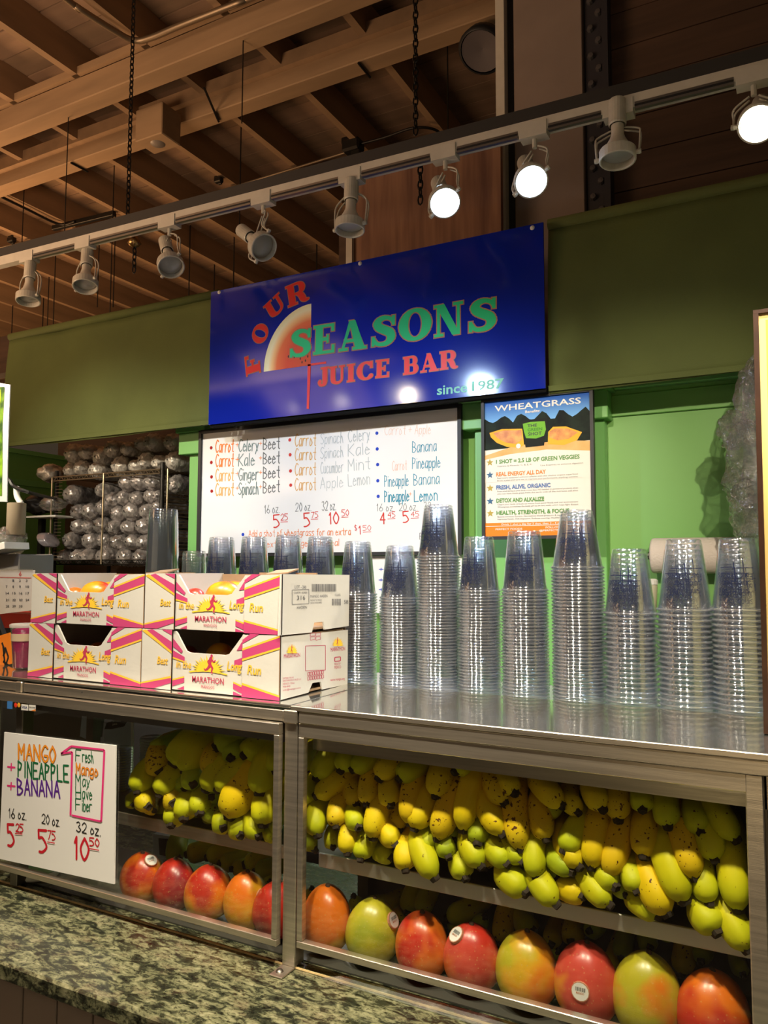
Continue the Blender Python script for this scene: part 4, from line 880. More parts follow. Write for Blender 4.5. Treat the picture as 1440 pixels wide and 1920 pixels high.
# ================================================================ MANGOES
def mango_mat(i, lo, hi, blush, sc=12, spots=.35, bias=0):
    m_, nt, b = nm('mango_skin_%d' % i); b.inputs['Roughness'].default_value = .33; b.inputs['Coat Weight'].default_value = .25; b.inputs['Coat Roughness'].default_value = .25
    tc = nt.nodes.new('ShaderNodeTexCoord')
    def nz(s, det=3, r=.5):
        n = nt.nodes.new('ShaderNodeTexNoise'); n.inputs['Scale'].default_value = s; n.inputs['Detail'].default_value = det; n.inputs['Roughness'].default_value = r; mp = nt.nodes.new('ShaderNodeMapping'); mp.inputs['Location'].default_value = (i*3.7, i*1.3, 0); L(nt, tc.outputs['Object'], mp.inputs[0]); L(nt, mp.outputs[0], n.inputs['Vector']); return n
    sp = nt.nodes.new('ShaderNodeSeparateXYZ'); L(nt, tc.outputs['Object'], sp.inputs[0])
    a = nt.nodes.new('ShaderNodeMath'); a.operation = 'MULTIPLY_ADD'; L(nt, sp.outputs[2], a.inputs[0]); a.inputs[1].default_value = 6.5; a.inputs[2].default_value = .5+bias
    n = nz(sc); c = nt.nodes.new('ShaderNodeMath'); c.operation = 'MULTIPLY_ADD'; L(nt, n.outputs['Fac'], c.inputs[0]); c.inputs[1].default_value = 2.8; c.inputs[2].default_value = -1.4
    d = nt.nodes.new('ShaderNodeMath'); d.operation = 'ADD'; L(nt, a.outputs[0], d.inputs[0]); L(nt, c.outputs[0], d.inputs[1])
    r = nt.nodes.new('ShaderNodeValToRGB'); L(nt, d.outputs[0], r.inputs[0]); e = r.color_ramp.elements
    e[0].position = .15; e[0].color = (*lo, 1); e[1].position = .85; e[1].color = (*blush, 1); q = e.new(.5); q.color = (*hi, 1)
    v = nt.nodes.new('ShaderNodeTexVoronoi'); v.inputs['Scale'].default_value = 150; L(nt, tc.outputs['Object'], v.inputs['Vector'])
    vr = nt.nodes.new('ShaderNodeValToRGB'); L(nt, v.outputs['Distance'], vr.inputs[0]); vr.color_ramp.elements[0].position = .10; vr.color_ramp.elements[0].color = (1, 1, 1, 1); vr.color_ramp.elements[1].position = .22; vr.color_ramp.elements[1].color = (0, 0, 0, 1)
    k = nt.nodes.new('ShaderNodeMath'); k.operation = 'MULTIPLY'; k.inputs[1].default_value = spots; L(nt, vr.outputs[0], k.inputs[0])
    mx = nt.nodes.new('ShaderNodeMix'); mx.data_type = 'RGBA'; L(nt, k.outputs[0], mx.inputs[0]); L(nt, r.outputs[0], mx.inputs[6]); mx.inputs[7].default_value = (.55, .42, .16, 1)
    L(nt, mx.outputs[2], b.inputs['Base Color']); return m_
RED = (.48, .025, .012); DRED = (.26, .014, .022); ORG = (.72, .16, .01); YEL = (.68, .33, .012); GRN = (.30, .33, .02); YGR = (.45, .40, .02); PNK = (.55, .06, .04)
def mango(c, rx, rz, m_, label, tilt=(0, 0), group=None, sticker=None, flat=.88, scar=True, i=0):
    t = thing('mango', label, 'mango', c, group)
    rnd = random.Random(i+50); nu, nv = 28, 20; mb = MB(); P = []
    for j in range(nv+1):
        a = PI*j/nv; z = math.cos(a); r = math.sin(a)
        shape = r*(1-.10*z)*(1-.012*math.cos(4*a))
        for k in range(nu):
            th = 2*PI*k/nu
            P.append((rx*shape*math.cos(th)+rx*.06*z*z, rx*flat*shape*math.sin(th), rz*z*(1-.02*math.cos(th))))
    F = [(j*nu+k, j*nu+(k+1) % nu, (j+1)*nu+(k+1) % nu, (j+1)*nu+k) for j in range(nv) for k in range(nu)]
    mb.add(P, F); me = mesh('skin', mb, m_, smooth=True)
    o = bpy.data.objects.new('skin', me); COL.objects.link(o); o.parent = t; o.rotation_euler = (tilt[0], tilt[1], rnd.uniform(-.6, .6))
    if scar:
        R_ = o.rotation_euler.to_matrix(); tp = R_@Vector((rx*.06, 0, rz*.985))
        q = ob('stem_scar', MB().lathe([(0, .004), (.003, .004), (.0045, .001), (.006, -.003)], 8, (0, 0, 0), (0, 0, 1)), mat('stem_scar', (.06, .03, .015), .9), smooth=True)
        q.parent = t; q.location = tp+R_@Vector((0, 0, .0)); q.rotation_euler = o.rotation_euler
    if sticker:
        sx, sy = sticker; rr = ray(sx, sy); cc = Vector(c); best = None
        # walk down the ray to the skin
        Ri = o.rotation_euler.to_matrix().inverted()
        for s_ in range(0, 1200):
            p = CAMP+rr*(.9+s_*.0007); q = Ri@(p-cc)
            if (q.x/rx)**2+(q.y/(rx*flat))**2+(q.z/rz)**2 < 1.0: best = p; nn = Vector((q.x/rx**2, q.y/(rx*flat)**2, q.z/rz**2)).normalized(); nn = o.rotation_euler.to_matrix()@nn; break
        if best is not None:
            f = Fr(best+nn*.0022, nn.cross(Vector((0, 0, 1))).normalized()*-1, (0, 0, 1), nn); u = Vector((0, 0, 1)).cross(nn).normalized(); v = nn.cross(u)
            s1 = MB(); s1.poly([best+nn*.0012+u*(.0125*math.cos(k*PI/8))+v*(.0125*math.sin(k*PI/8)) for k in range(16)])
            s0 = MB(); s0.prism([best-nn*.004+u*(.0138*math.cos(k*PI/8))+v*(.0138*math.sin(k*PI/8)) for k in range(16)], nn*.005)
            st = ob('fruit_sticker', s0, ink('sticker_edge', (.55, .25, .15)), t); ob('sticker_face', s1, paper, st)
            bars = MB(); x = -.007
            while x < .007:
                w_ = random.choice((.0006, .0011)); bars.poly([best+nn*.0016+u*x+v*.0005, best+nn*.0016+u*(x+w_)+v*.0005, best+nn*.0016+u*(x+w_)+v*.006, best+nn*.0016+u*x+v*.006]); x += w_+.0009
            ob('barcode', bars, black, st)
            f3 = Fr(best+nn*.0016-u*.006-v*.0035, u*.003, v*.003, nn); ob('lettering', btext('MANGO', f3, 4, bold=.02), ink('sticker_edge', (.55, .25, .15)), st)
    return t
ML = [(268, 1598, 80, YEL, ORG, RED, (283, 1613), 'red and yellow mango with a sticker, leftmost in the left case', 0, 14),
 (328, 1610, 80, DRED, DRED, RED, None, 'dark red mango, second from the left in the left case', .15, 12),
 (392, 1622, 84, YEL, ORG, RED, None, 'mango with red shoulder and yellow base, middle of the left case', -.05, 14),
 (463, 1634, 82, YEL, YEL, ORG, (493, 1680), 'plain yellow-orange mango with a sticker on its right side', -.25, 12),
 (520, 1652, 86, DRED, RED, RED, None, 'red mango half hidden behind the steel post', .1, 12),
 (613, 1658, 92, YEL, ORG, ORG, None, 'orange mango just right of the steel post', .0, 10),
 (699, 1684, 95, YGR, GRN, YGR, (738, 1725), 'green mango with a sticker on its right side', 0, 9),
 (791, 1709, 100, ORG, ORG, RED, None, 'bright orange mango right of the green one', .0, 10),
 (884, 1731, 100, ORG, PNK, RED, (855, 1752), 'red mango with a sticker near its top', .15, 9),
 (986, 1746, 110, YGR, YEL, ORG, None, 'yellow-green mango with an orange shoulder', -.15, 10),
 (1097, 1766, 112, YEL, PNK, PNK, (1088, 1859), 'pink-red mango with yellow flanks and a low sticker', .12, 10),
 (1211, 1784, 118, YGR, YGR, ORG, None, 'large olive green and orange mango, second from the right', -.12, 9),
 (1335, 1819, 125, RED, RED, ORG, None, 'speckled red mango at the far right of the case', .12, 9)]
for i, (cx, yt, wp, lo, hi, bl, st, lb, bias, sc) in enumerate(ML):
    Ym = 1.246
    tp = aY(cx, yt, Ym); d = dist(tp)*1.0; rx = wp/2*d/FPX*1.09; rz = (tp.z-GZ-.003)/2
    mango(Vector((tp.x, Ym, GZ+.003+rz)), rx, rz, mango_mat(i, lo, hi, bl, sc, bias=bias), lb, tilt=(random.uniform(-.05, .05), random.uniform(-.05, .05)), sticker=st, i=i, flat=.9)
# ================================================================ MANGO BOXES
YX = 1.191
k1 = lambda x, y: (x/2.057, 1040+y/2.057)
xe = [aY(59, 1130, YX).x, aY(271, 1130, YX).x, aY(528, 1130, YX).x]
zm = aY(525, 1191.5, YX).z; zt_ = aY(528, 1077, YX).z
pinkm = ink('box_magenta', (.52, .06, .19)); yelm = ink('box_yellow', (.85, .50, .05)); sunm = ink('box_sun', (.88, .58, .05)); crim = ink('box_crimson', (.48, .04, .10))
def mango_box(x0, x1, z0, z1, yb, label, side_pts=None, seed=0):
    t = thing('mango_box', label, 'box', ((x0+x1)/2, (YX+yb)/2, z0)); W_ = x1-x0; h_ = z1-z0; th = .0035
    fr = Fr((x0, YX, z0), (W_, 0, 0), (0, 0, h_), (0, -1, 0)); P = fr.p
    ob('bottom', MB().box((x0+.002, YX+.006, z0+.002), (x1-.004, yb, z0+.006)), card_brown, t)
    ob('back_panel', MB().box((x0+.002, yb-.004, z0), (x1-.004, yb, z1-.002)), card_brown, t)
    for q in (.33, .62): ob('inner_flap', MB().box((x0+W_*q, yb-.009, z0+.01), (x0+W_*(q+.16), yb-.005, z1+.002)), card_brown, t)
    ob('side_panel', MB().box((x0, YX+.003, z0), (x0+.0035, yb, z1)), card_white, t)
    if side_pts:
        mb = MB().prism([aX(*k1(*p), x1) for p in side_pts], (-.0035, 0, 0)); ob('side_panel', mb, card_white, t)
        ob('inner_side', MB().box((x1-.008, YX+.01, z0+.05), (x1-.0045, yb-.01, z1-.003)), card_brown, t)
    else: ob('side_panel', MB().box((x1-.0035, YX+.003, z0), (x1, yb, z1)), card_white, t)
    a, b_ = .235, .748
    def prism(pts, h, dep): return MB().prism([P(x, y, h) for x, y in pts], Vector((0, dep, 0)))
    ob('front_panel', prism([(a-.01, .01), (b_+.01, .01), (b_+.01, .98), (b_-.005, .98), (b_-.10, .66), (b_-.13, .635), (a+.13, .635), (a+.10, .66), (a+.02, .98), (a-.01, .98)], -.004, .0035), card_white, t)
    ob('end_flap', prism([(0, 0), (a, 0), (a, 1), (0, 1)], 0, .0035), card_white, t); ob('end_flap', prism([(b_, .01), (1, 0), (1, 1), (b_, .98)], 0, .0035), card_white, t)
    e_ = MB(); e_.box(tuple(P(a-.004, .0, .0002)), tuple(P(a, 1, -.003))); ob('corrugated_edge', e_, card_brown, t)
    e_ = MB(); e_.box(tuple(P(.995, .0, .0004)), tuple(P(1.0, 1, -.003))); ob('corrugated_edge', e_, card_brown, t)
    ob('handle_flap', MB().obox(((x0+x1)/2+.02, yb-.03, z1+.004), (.03, 0, .002), (0, .02, .004), (0, 0, .0015)), card_brown, t)
    ry, rp_ = MB(), MB()
    def rays(mb, lst, h):
        for q in lst: mb.poly([P(x, y, h) for x, y in q])
    # (panel offset: flaps 0.6 mm proud, centre 3.4 mm back)
    pf = [[(.03, .97), (.08, 1), (.235, .80), (.235, .64)], [(.155, 1), (.235, 1), (.235, .91)], [(0, 0), (0, .06), (.235, .20), (.235, .12), (.10, 0)],
          [(.748, .73), (1, .97), (1, .82), (.748, .60)], [(.748, .90), (.80, 1), (.86, 1), (.748, .84)], [(.748, .0), (.748, .19), (1, .05), (1, 0)]]
    yf = [[(.0, .965), (.03, .99), (.235, .645), (.235, .605)], [(0, .06), (0, .085), (.235, .235), (.235, .20)], [(.748, .60), (1, .82), (1, .79), (.748, .565)], [(.748, .225), (1, .08), (1, .05), (.748, .19)], [(.748, .765), (1, 1), (1, .97), (.748, .73)]]
    pc = [[(.235, .66), (.325, .56), (.325, .49), (.235, .55)], [(.235, .86), (.31, .66), (.30, .62), (.235, .72)], [(.235, .16), (.325, .22), (.325, .14), (.235, .06)], [(.27, .02), (.325, .08), (.325, .02)],
          [(.685, .56), (.748, .62), (.748, .51), (.685, .47)], [(.70, .72), (.735, .86), (.748, .88), (.748, .74)], [(.68, .20), (.748, .14), (.748, .04), (.68, .11)], [(.68, .07), (.748, .01), (.68, .01)]]
    yc = [[(.235, .18), (.325, .245), (.325, .22), (.235, .155)], [(.235, .55), (.325, .49), (.325, .47), (.235, .52)], [(.685, .47), (.748, .51), (.748, .485), (.685, .45)], [(.68, .225), (.748, .17), (.748, .14), (.68, .20)]]
    rays(rp_, pf, .0006); rays(rp_, pc, -.0032); rays(ry, yf, .0007); rays(ry, yc, -.0031)
    ob('ray_print', rp_, pinkm, t, kind='stuff'); ob('ray_edge_print', ry, yelm, t, kind='stuff')
    # sunburst with runner
    s = MB(); c = (.50, .355); N = 18; asp = h_/W_
    def sp_(r, a_): return P(c[0]+r*asp*math.cos(a_)*1.05, c[1]+r*.74*math.sin(a_), -.003)
    for k in range(N):
        a0 = -.15+(PI+.3)*k/N; a1 = -.15+(PI+.3)*(k+1)/N; s.add([sp_(0, 0), sp_(.22, a0), sp_(.36 if k % 2 else .31, (a0+a1)/2), sp_(.22, a1)], [(0, 1, 2, 3)])
    strokes(s, Fr(P(0, 0, -.003), (W_, 0, 0), (0, 0, h_), (0, -1, 0)), [[(.37, .325), (.42, .35), (.5, .358), (.58, .35), (.63, .325)]], .022)
    ob('sun_print', s, sunm, t)
    R_ = MB(); fu = Fr(P(.467, .315, -.0026), (h_*.32, 0, 0), (0, 0, h_*.32), (0, -1, 0))
    strokes(R_, fu, [[(.52, .92, .15), (.53, .93, .15)], [(.47, .78, .2), (.44, .6, .17), (.42, .45, .16)], [(.45, .46, .16), (.60, .30, .11), (.52, .08, .07), (.60, .04, .06)], [(.42, .46, .16), (.30, .28, .12), (.12, .18, .07), (.05, .25, .05)],
                     [(.5, .76, .08), (.66, .62, .07), (.78, .7, .06)], [(.44, .76, .08), (.28, .62, .07), (.36, .48, .05)]], .1)
    ob('runner_print', R_, crim, t)
    def tx(s_, x0_, x1_, y, hh, m_, bold=.01, h=-.0028, sh=0):
        f = Fr(P(x0_, y, h), (h_*hh, 0, 0), (h_*hh*sh, 0, h_*hh), (0, -1, 0)); ob('lettering', btext(s_, f, (x1_-x0_)*W_/(h_*hh), bold=bold), m_, t)
    tx('MARATHON', .385, .615, .165, .10, crim); tx('MANGOS', .452, .548, .075, .055, crim, 0)
    tx('Best', .125, .205, .42, .13, yelm, .02, .001, .15); tx('in the', .262, .375, .38, .13, yelm, .02, -.0026, .15); tx('Long', .635, .735, .40, .15, yelm, .02, -.0026, .15); tx('Run', .785, .875, .37, .15, yelm, .02, .001, .15)
    return t
YB1 = 1.436
b1 = mango_box(xe[1]+.001, xe[2], zm+.001, zt_, YB1, 'upper right white and pink mango box with a stamped side, on top of the stack', [(1086, 75), (1348, 78), (1345, 275), (1252, 289), (1248, 258), (1212, 262), (1203, 300), (1077, 312)])
b2 = mango_box(xe[0], xe[1]-.001, zm+.001, zt_-.001, YB1, 'upper left white and pink mango box, on top of the stack')
b3 = mango_box(xe[1]-.004, xe[2]-.002, T+.001, zm, YB1, 'lower right white and pink mango box with pink prints on its side', [(1084, 318), (1342, 290), (1340, 500), (1243, 520), (1238, 490), (1205, 495), (1190, 532), (1078, 562)])
b4 = mango_box(xe[0]-.004, xe[1]-.005, T+.001, zm, YB1, 'lower left white and pink mango box, standing on the steel top')
# side prints
def sidetext(s_, x0, y0, x1, y1, hp, m_, par, X, bold=0): fr, wr = frame(*k1(x0, y0), *k1(x1, y1), hp/2.057, 'X', X, .0008, up=(0, 0, 1)); fr.v = Vector((0, 0, fr.v.length)); return ob('lettering', btext(s_, fr, wr, bold=bold), m_, par)
XS = xe[2]; gk = ink('stamp_grey', (.12, .12, .13))
for a_ in (('LOT - 240', 1136, 130, 1180, 131, 13), ('COUNTRY  NUMBER', 1132, 150, 1184, 150, 8), ('316', 1144, 175, 1176, 174, 18), ('HADEN', 1144, 210, 1182, 208, 12), ('MANGO HADEN', 1196, 166, 1262, 164, 11), ('PRODUCT OF MEXICO', 1196, 180, 1240, 178, 7), ('GROWN PACKED SHIPPED', 1196, 190, 1240, 188, 7), ('CLASS', 1290, 160, 1312, 159, 9), ('58', 1326, 190, 1341, 189, 16)): sidetext(*a_, gk, b1, XS)
def sbox(par, X, x0, y0, x1, y1, w_, m_, name='print_box'):
    s = MB(); P_ = [(x0, y0), (x1, y0-2), (x1, y1-3), (x0, y1)]
    for i in range(4):
        (ax, ay), (bx, by) = P_[i], P_[(i+1) % 4]; l = math.hypot(bx-ax, by-ay); nx, ny = -(by-ay)/l*w_, (bx-ax)/l*w_
        s.poly([aX(*k1(*q), X)+D((.0008, 0, 0)) for q in ((ax+nx, ay+ny), (bx+nx, by+ny), (bx-nx, by-ny), (ax-nx, ay-ny))])
    ob(name, s, m_, par)
sbox(b1, XS, 1126, 136, 1190, 192, .9, gk)
def barcode(par, X, x0, x1, y0, y1, m_):
    s = MB(); x = x0; rnd = random.Random(int(x0))
    while x < x1:
        w_ = rnd.choice((1, 1.6, 2.6)); s.poly([aX(*k1(*q), X)+D((.0008, 0, 0)) for q in ((x, y0), (x+w_, y0), (x+w_, y1), (x, y1))]); x += w_+rnd.choice((1.2, 2))
    ob('barcode', s, m_, par)
barcode(b1, XS, 1202, 1296, 113, 142, gk); barcode(b1, XS, 1280, 1314, 170, 196, gk)
X3 = xe[2]-.002
for a_ in (('MARATHON', 1094, 400, 1156, 394, 17), ('MARATHON', 1274, 374, 1330, 369, 16), ('DISTRIBUTED BY', 1090, 480, 1132, 476, 6), ('SAN FRANCISCO SALES LLC', 1090, 490, 1160, 483, 7), ('HIDALGO, TEXAS', 1090, 502, 1134, 498, 7), ('956-843', 1090, 513, 1118, 510, 7), ('info@mango.com', 1090, 526, 1158, 516, 7), ('www.mango.org', 1273, 488, 1328, 482, 11), ('PRODUCT OF', 1289, 426, 1312, 424, 8), ('MEXICO', 1289, 440, 1314, 438, 11)): sidetext(*a_, crim, b3, X3)
for cx_2, cy_2, r_ in ((1125, 380, 22), (1302, 352, 22)):
    s = MB()
    for k in range(12):
        a0, a1 = PI*k/12, PI*(k+1)/12
        s.poly([aX(*k1(cx_2+rr2*math.cos(aa), cy_2-rr2*1.7*math.sin(aa)*.9), X3)+D((.0008, 0, 0)) for rr2, aa in ((0, 0), (r_*.7, a0), (r_*1.05, (a0+a1)/2), (r_*.7, a1))])
    ob('sun_print', s, sunm, b3)
    s = MB(); s_f, s_w = frame(*k1(cx_2-7, cy_2+2), *k1(cx_2+7, cy_2+1), 36/2.057, 'X', X3, .0012, up=(0, 0, 1)); s_f.v = Vector((0, 0, s_f.v.length))
    strokes(s, s_f, [[(.25, .8, .12), (.22, .45, .1), (.35, .2, .07), (.3, 0, .05)], [(.22, .45, .08), (.05, .2, .05)], [(.24, .75, .05), (.4, .6, .05)], [(.27, .92, .1), (.28, .93, .1)]], .1); ob('runner_print', s, crim, b3)
sbox(b3, X3, 1177, 352, 1254, 448, .9, crim)
for r_ in range(2):
    for q in range(7): sbox(b3, X3, 1186+q*9, 455+r_*17-q*1.2, 1193+q*9, 468+r_*17-q*1.2, .8, crim)
for q in range(4): sbox(b3, X3, 1196+(q % 2)*21, 303+(q//2)*15, 1214+(q % 2)*21, 315+(q//2)*15, .7, crim)
sbox(b3, X3, 1290, 396, 1312, 412, 1.5, crim)
def boxmango(px, py, w_, Y, colors, label, i, zb):
    c = aY(*k1(px, py), Y); r = w_/2/2.057*dist(c)/FPX; c.z = max(c.z, zb+.012)
    mango(c, r*.78, r, mango_mat(100+i, *colors, 14), label, tilt=(random.uniform(-.2, .2), PI/2-.2+random.uniform(-.1, .1)), i=100+i, scar=False, flat=1)
boxmango(286, 160, 90, 1.30, (YEL, YEL, ORG), 'yellow mango at the left inside the upper left box', 1, zm+.03)
boxmango(372, 150, 125, 1.27, (YEL, YEL, RED), 'large yellow mango with a red left end inside the upper left box', 2, zm+.03)
boxmango(425, 135, 80, 1.36, (YEL, YEL, YEL), 'yellow mango behind at the right inside the upper left box', 3, zm+.03)
boxmango(750, 165, 95, 1.30, (PNK, RED, PNK), 'pink-red mango at the left inside the upper right box', 4, zm+.03)
boxmango(862, 158, 145, 1.27, (YEL, ORG, PNK), 'large orange-pink mango inside the upper right box', 5, zm+.03)
boxmango(905, 135, 90, 1.36, (YEL, PNK, YEL), 'yellow-pink mango behind at the right inside the upper right box', 6, zm+.03)
boxmango(285, 372, 90, 1.30, (RED, ORG, RED), 'red mango in shadow inside the lower left box', 7, T+.03)
boxmango(380, 372, 90, 1.28, (YEL, YEL, ORG), 'yellow-orange mango inside the lower left box', 8, T+.03)
boxmango(725, 385, 90, 1.31, (ORG, ORG, RED), 'orange-red mango at the left inside the lower right box', 9, T+.03)
boxmango(850, 390, 130, 1.27, (YEL, YEL, ORG), 'large yellow mango inside the lower right box', 10, T+.03)
# ================================================================ BANANAS
def banana_mat(name, base, tip, spots, dark=.0):
    m_, nt, b = nm(name); b.inputs['Roughness'].default_value = .5; b.inputs['Specular IOR Level'].default_value = .22
    tc = nt.nodes.new('ShaderNodeTexCoord'); n = nt.nodes.new('ShaderNodeTexNoise'); n.inputs['Scale'].default_value = 22; n.inputs['Detail'].default_value = 3
    L(nt, tc.outputs['Object'], n.inputs['Vector'])
    at = nt.nodes.new('ShaderNodeAttribute'); at.attribute_name = 'along'
    a = nt.nodes.new('ShaderNodeMath'); a.operation = 'MULTIPLY_ADD'; L(nt, n.outputs['Fac'], a.inputs[0]); a.inputs[1].default_value = .5; L(nt, at.outputs['Fac'], a.inputs[2])
    r = nt.nodes.new('ShaderNodeValToRGB'); L(nt, a.outputs[0], r.inputs[0]); e = r.color_ramp.elements
    e[0].position = .25; e[0].color = (*tip, 1); e[1].position = .62; e[1].color = (*base, 1)
    v = nt.nodes.new('ShaderNodeTexNoise'); v.inputs['Scale'].default_value = 170; v.inputs['Detail'].default_value = 2; L(nt, tc.outputs['Object'], v.inputs['Vector'])
    v2 = nt.nodes.new('ShaderNodeTexNoise'); v2.inputs['Scale'].default_value = 25; L(nt, tc.outputs['Object'], v2.inputs['Vector'])
    s = nt.nodes.new('ShaderNodeMath'); s.operation = 'MULTIPLY_ADD'; L(nt, v2.outputs['Fac'], s.inputs[0]); s.inputs[1].default_value = .35; L(nt, v.outputs['Fac'], s.inputs[2])
    vr = nt.nodes.new('ShaderNodeValToRGB'); L(nt, s.outputs[0], vr.inputs[0]); vr.color_ramp.elements[0].position = .86-spots; vr.color_ramp.elements[1].position = .89-spots
    mx = nt.nodes.new('ShaderNodeMix'); mx.data_type = 'RGBA'; L(nt, vr.outputs[0], mx.inputs[0]); L(nt, r.outputs[0], mx.inputs[6]); mx.inputs[7].default_value = (.10, .035, .008, 1)
    L(nt, mx.outputs[2], b.inputs['Base Color'])
    return m_
BM = [banana_mat('banana_yellow', (.74, .50, .004), (.66, .54, .008), .01), banana_mat('banana_green_yellow', (.60, .53, .006), (.44, .50, .01), -.03),
      banana_mat('banana_speckled', (.72, .45, .006), (.64, .48, .01), .045), banana_mat('banana_green', (.42, .46, .01), (.32, .40, .015), -.03)]
BN = ['yellow', 'greenish yellow', 'brown-speckled yellow', 'green']
nubm = mat('banana_blossom_end', (.035, .022, .012), .9, noise=.4, nscale=150)
def banana(tx, ty, bx, by, wpx, Yt, dY, kind, label, group, conv):
    P0 = aY(*conv(tx, ty), Yt); P1 = aY(*conv(bx, by), Yt+dY*.62)
    d0 = (P1-P0); l = d0.length; r = wpx*1.10/2*dist(P0)/FPX
    rest = max(.045, .165-l); d = d0.normalized()
    P2 = P1+(d*.35+Vector((0, .9, .12))).normalized()*rest
    if P2.y > 1.425: P2.y = 1.425-.01*random.random()
    P2.z = min(P2.z, T-.030-r*.4)
    nsub = 14; pts = cr([P0, P0+(P1-P0)*.40+Vector((0, -.009, 0))*(l/.08), P1, P2], 5)
    n = len(pts); rad = []
    prof = ((0, .32), (.03, .36), (.10, .58), (.20, .84), (.34, .99), (.6, 1.0), (.8, .86), (.92, .55), (1, .3))
    for i in range(n):
        t = i/(n-1)
        for (a, ra), (b_, rb) in zip(prof, prof[1:]):
            if t <= b_: rad.append(r*(ra+(rb-ra)*(t-a)/(b_-a))); break
    mb = MB().tube(pts, rad, 15, lobes=5, la=.055); me = mesh('banana', mb, BM[kind], smooth=True)
    at = me.attributes.new('along', 'FLOAT', 'POINT')
    vals = [0.0]*len(me.vertices)
    P0v = pts[0]; tot = sum((pts[i+1]-pts[i]).length for i in range(n-1))
    for i, v in enumerate(me.vertices): vals[i] = min(1, (v.co-P0v).length/tot)
    at.data.foreach_set('value', vals)
    o = ob('banana', me, None, label=label, cat='banana', group=group)
    q = -(pts[1]-pts[0]).normalized()
    ob('blossom_end', MB().lathe([(r*.42, -.0045), (r*.37, .000), (r*.35, .003), (r*.30, .0055), (r*.14, .0040), (0, .0035)], 10, P0, q, wob=lambda i, k: 1+.18*math.sin(k*2.3+tx)), nubm, o)
    return o
c5b = lambda x, y: (520+x/3, 1260+y/3)
c6b = lambda x, y: (960+x/3, 1300+y/3)
c4b = lambda x, y: (x/2.571, 1260+y/2.571)
# (tip x, tip y, body x, body y, width px, kind, extra depth)
RB = [(c5b, q) for q in ((222,600,320,450,42,1),(218,698,385,585,38,0),(357,555,440,430,38,1),(420,548,560,455,38,1),(572,600,680,460,42,0),(685,600,800,510,42,1),(445,745,425,610,34,2),(505,742,540,560,38,2),(640,748,640,600,40,0),
 (228,918,230,750,38,1),(330,868,360,730,38,2),(212,1000,150,840,34,3),(455,872,440,770,36,1),(537,932,590,720,42,0),(312,983,325,895,30,1),(393,1020,425,860,38,0),(468,1052,520,920,38,1),(640,1045,580,985,34,1),(665,972,620,850,38,0),(685,888,700,740,34,2),(770,880,860,690,46,0),
 (745,850,775,610,42,2),(893,700,950,510,46,0),(905,938,1010,650,48,2),(1045,888,1115,560,46,0),(1280,738,1215,560,46,2),(1267,912,1165,690,44,0),(1370,998,1335,680,46,2),(1125,962,1150,820,40,3),(857,1002,850,890,36,1),(720,1112,735,970,42,0),(887,1157,805,930,44,1),(963,1037,950,920,36,3),(990,942,1000,870,30,3),(1057,1158,1030,1020,42,1),(1147,1092,1080,920,44,1),(1293,1080,1220,960,42,1),(1395,1240,1290,1110,50,1),(1375,1067,1300,950,36,1),(150,560,165,440,34,1),(142,742,200,620,36,1),(1000,560,1100,470,40,1),(170,830,140,900,30,1))]
RB += [(c6b, q) for q in ((285,630,150,470,44,0),(370,668,320,560,36,0),(195,822,155,600,44,2),(510,653,450,490,44,0),(597,712,600,510,44,2),(735,652,735,530,42,1),(878,748,860,560,46,1),(1262,822,1130,600,46,1),(295,890,390,720,44,1),(452,978,490,690,48,0),
 (550,1028,620,740,48,2),(742,918,755,700,50,2),(135,1033,125,800,42,1),(1030,1038,950,730,50,2),(1145,938,1090,700,54,1),(968,1168,855,850,56,1),(1270,1215,1235,870,56,1),(1110,1178,1065,960,46,1),(1325,1440,1195,1190,54,1),(1150,1342,1070,1195,56,1),(870,1240,760,980,58,0),
 (700,1112,665,960,40,1),(820,1250,690,1130,44,1),(550,1190,420,1010,46,1),(395,1138,300,1070,44,0),(250,1188,130,990,46,1),(335,1003,240,900,40,3),(380,975,290,800,42,0),(580,1087,500,970,44,1),(638,1133,600,1040,34,3),(255,1040,215,950,34,3),(15,560,-40,430,42,0),(1060,780,1020,640,44,1),(200,700,280,560,34,1))]
def shelf_line(x): return 1593+(x-567)*.195
rows = {}
for conv, q in RB:
    px, py = conv(q[0], q[1]); v = (shelf_line(px)+15-py)/150; row = 3 if v < .12 else 2 if v < .50 else 1 if v < .80 else 0
    rows.setdefault(row, []).append((px, py, conv, q))
RN = ['top row', 'upper middle row', 'lower middle row', 'bottom row']
cnt = 0
def ordn(k): return NTH[k] if k < 20 else '%dth' % (k+1)
for row, lst in rows.items():
    lst.sort(key=lambda a: a[0])
    for j, (px, py, conv, q) in enumerate(lst):
        Yt = {0: 1.222, 1: 1.214, 2: 1.212, 3: 1.206}[row]+(.022 if q[4] < 36 else 0)+random.uniform(-.004, .004)
        if py > shelf_line(px)+8: Yt = min(Yt, 1.208)
        banana(*q[:5], Yt, {0: .075, 1: .07, 2: .06, 3: .055}[row], q[5], '%s banana, %s from the left, %s, right case shelf' % (BN[q[5]], ordn(j), RN[row]), 'bananas on the right shelf', conv); cnt += 1
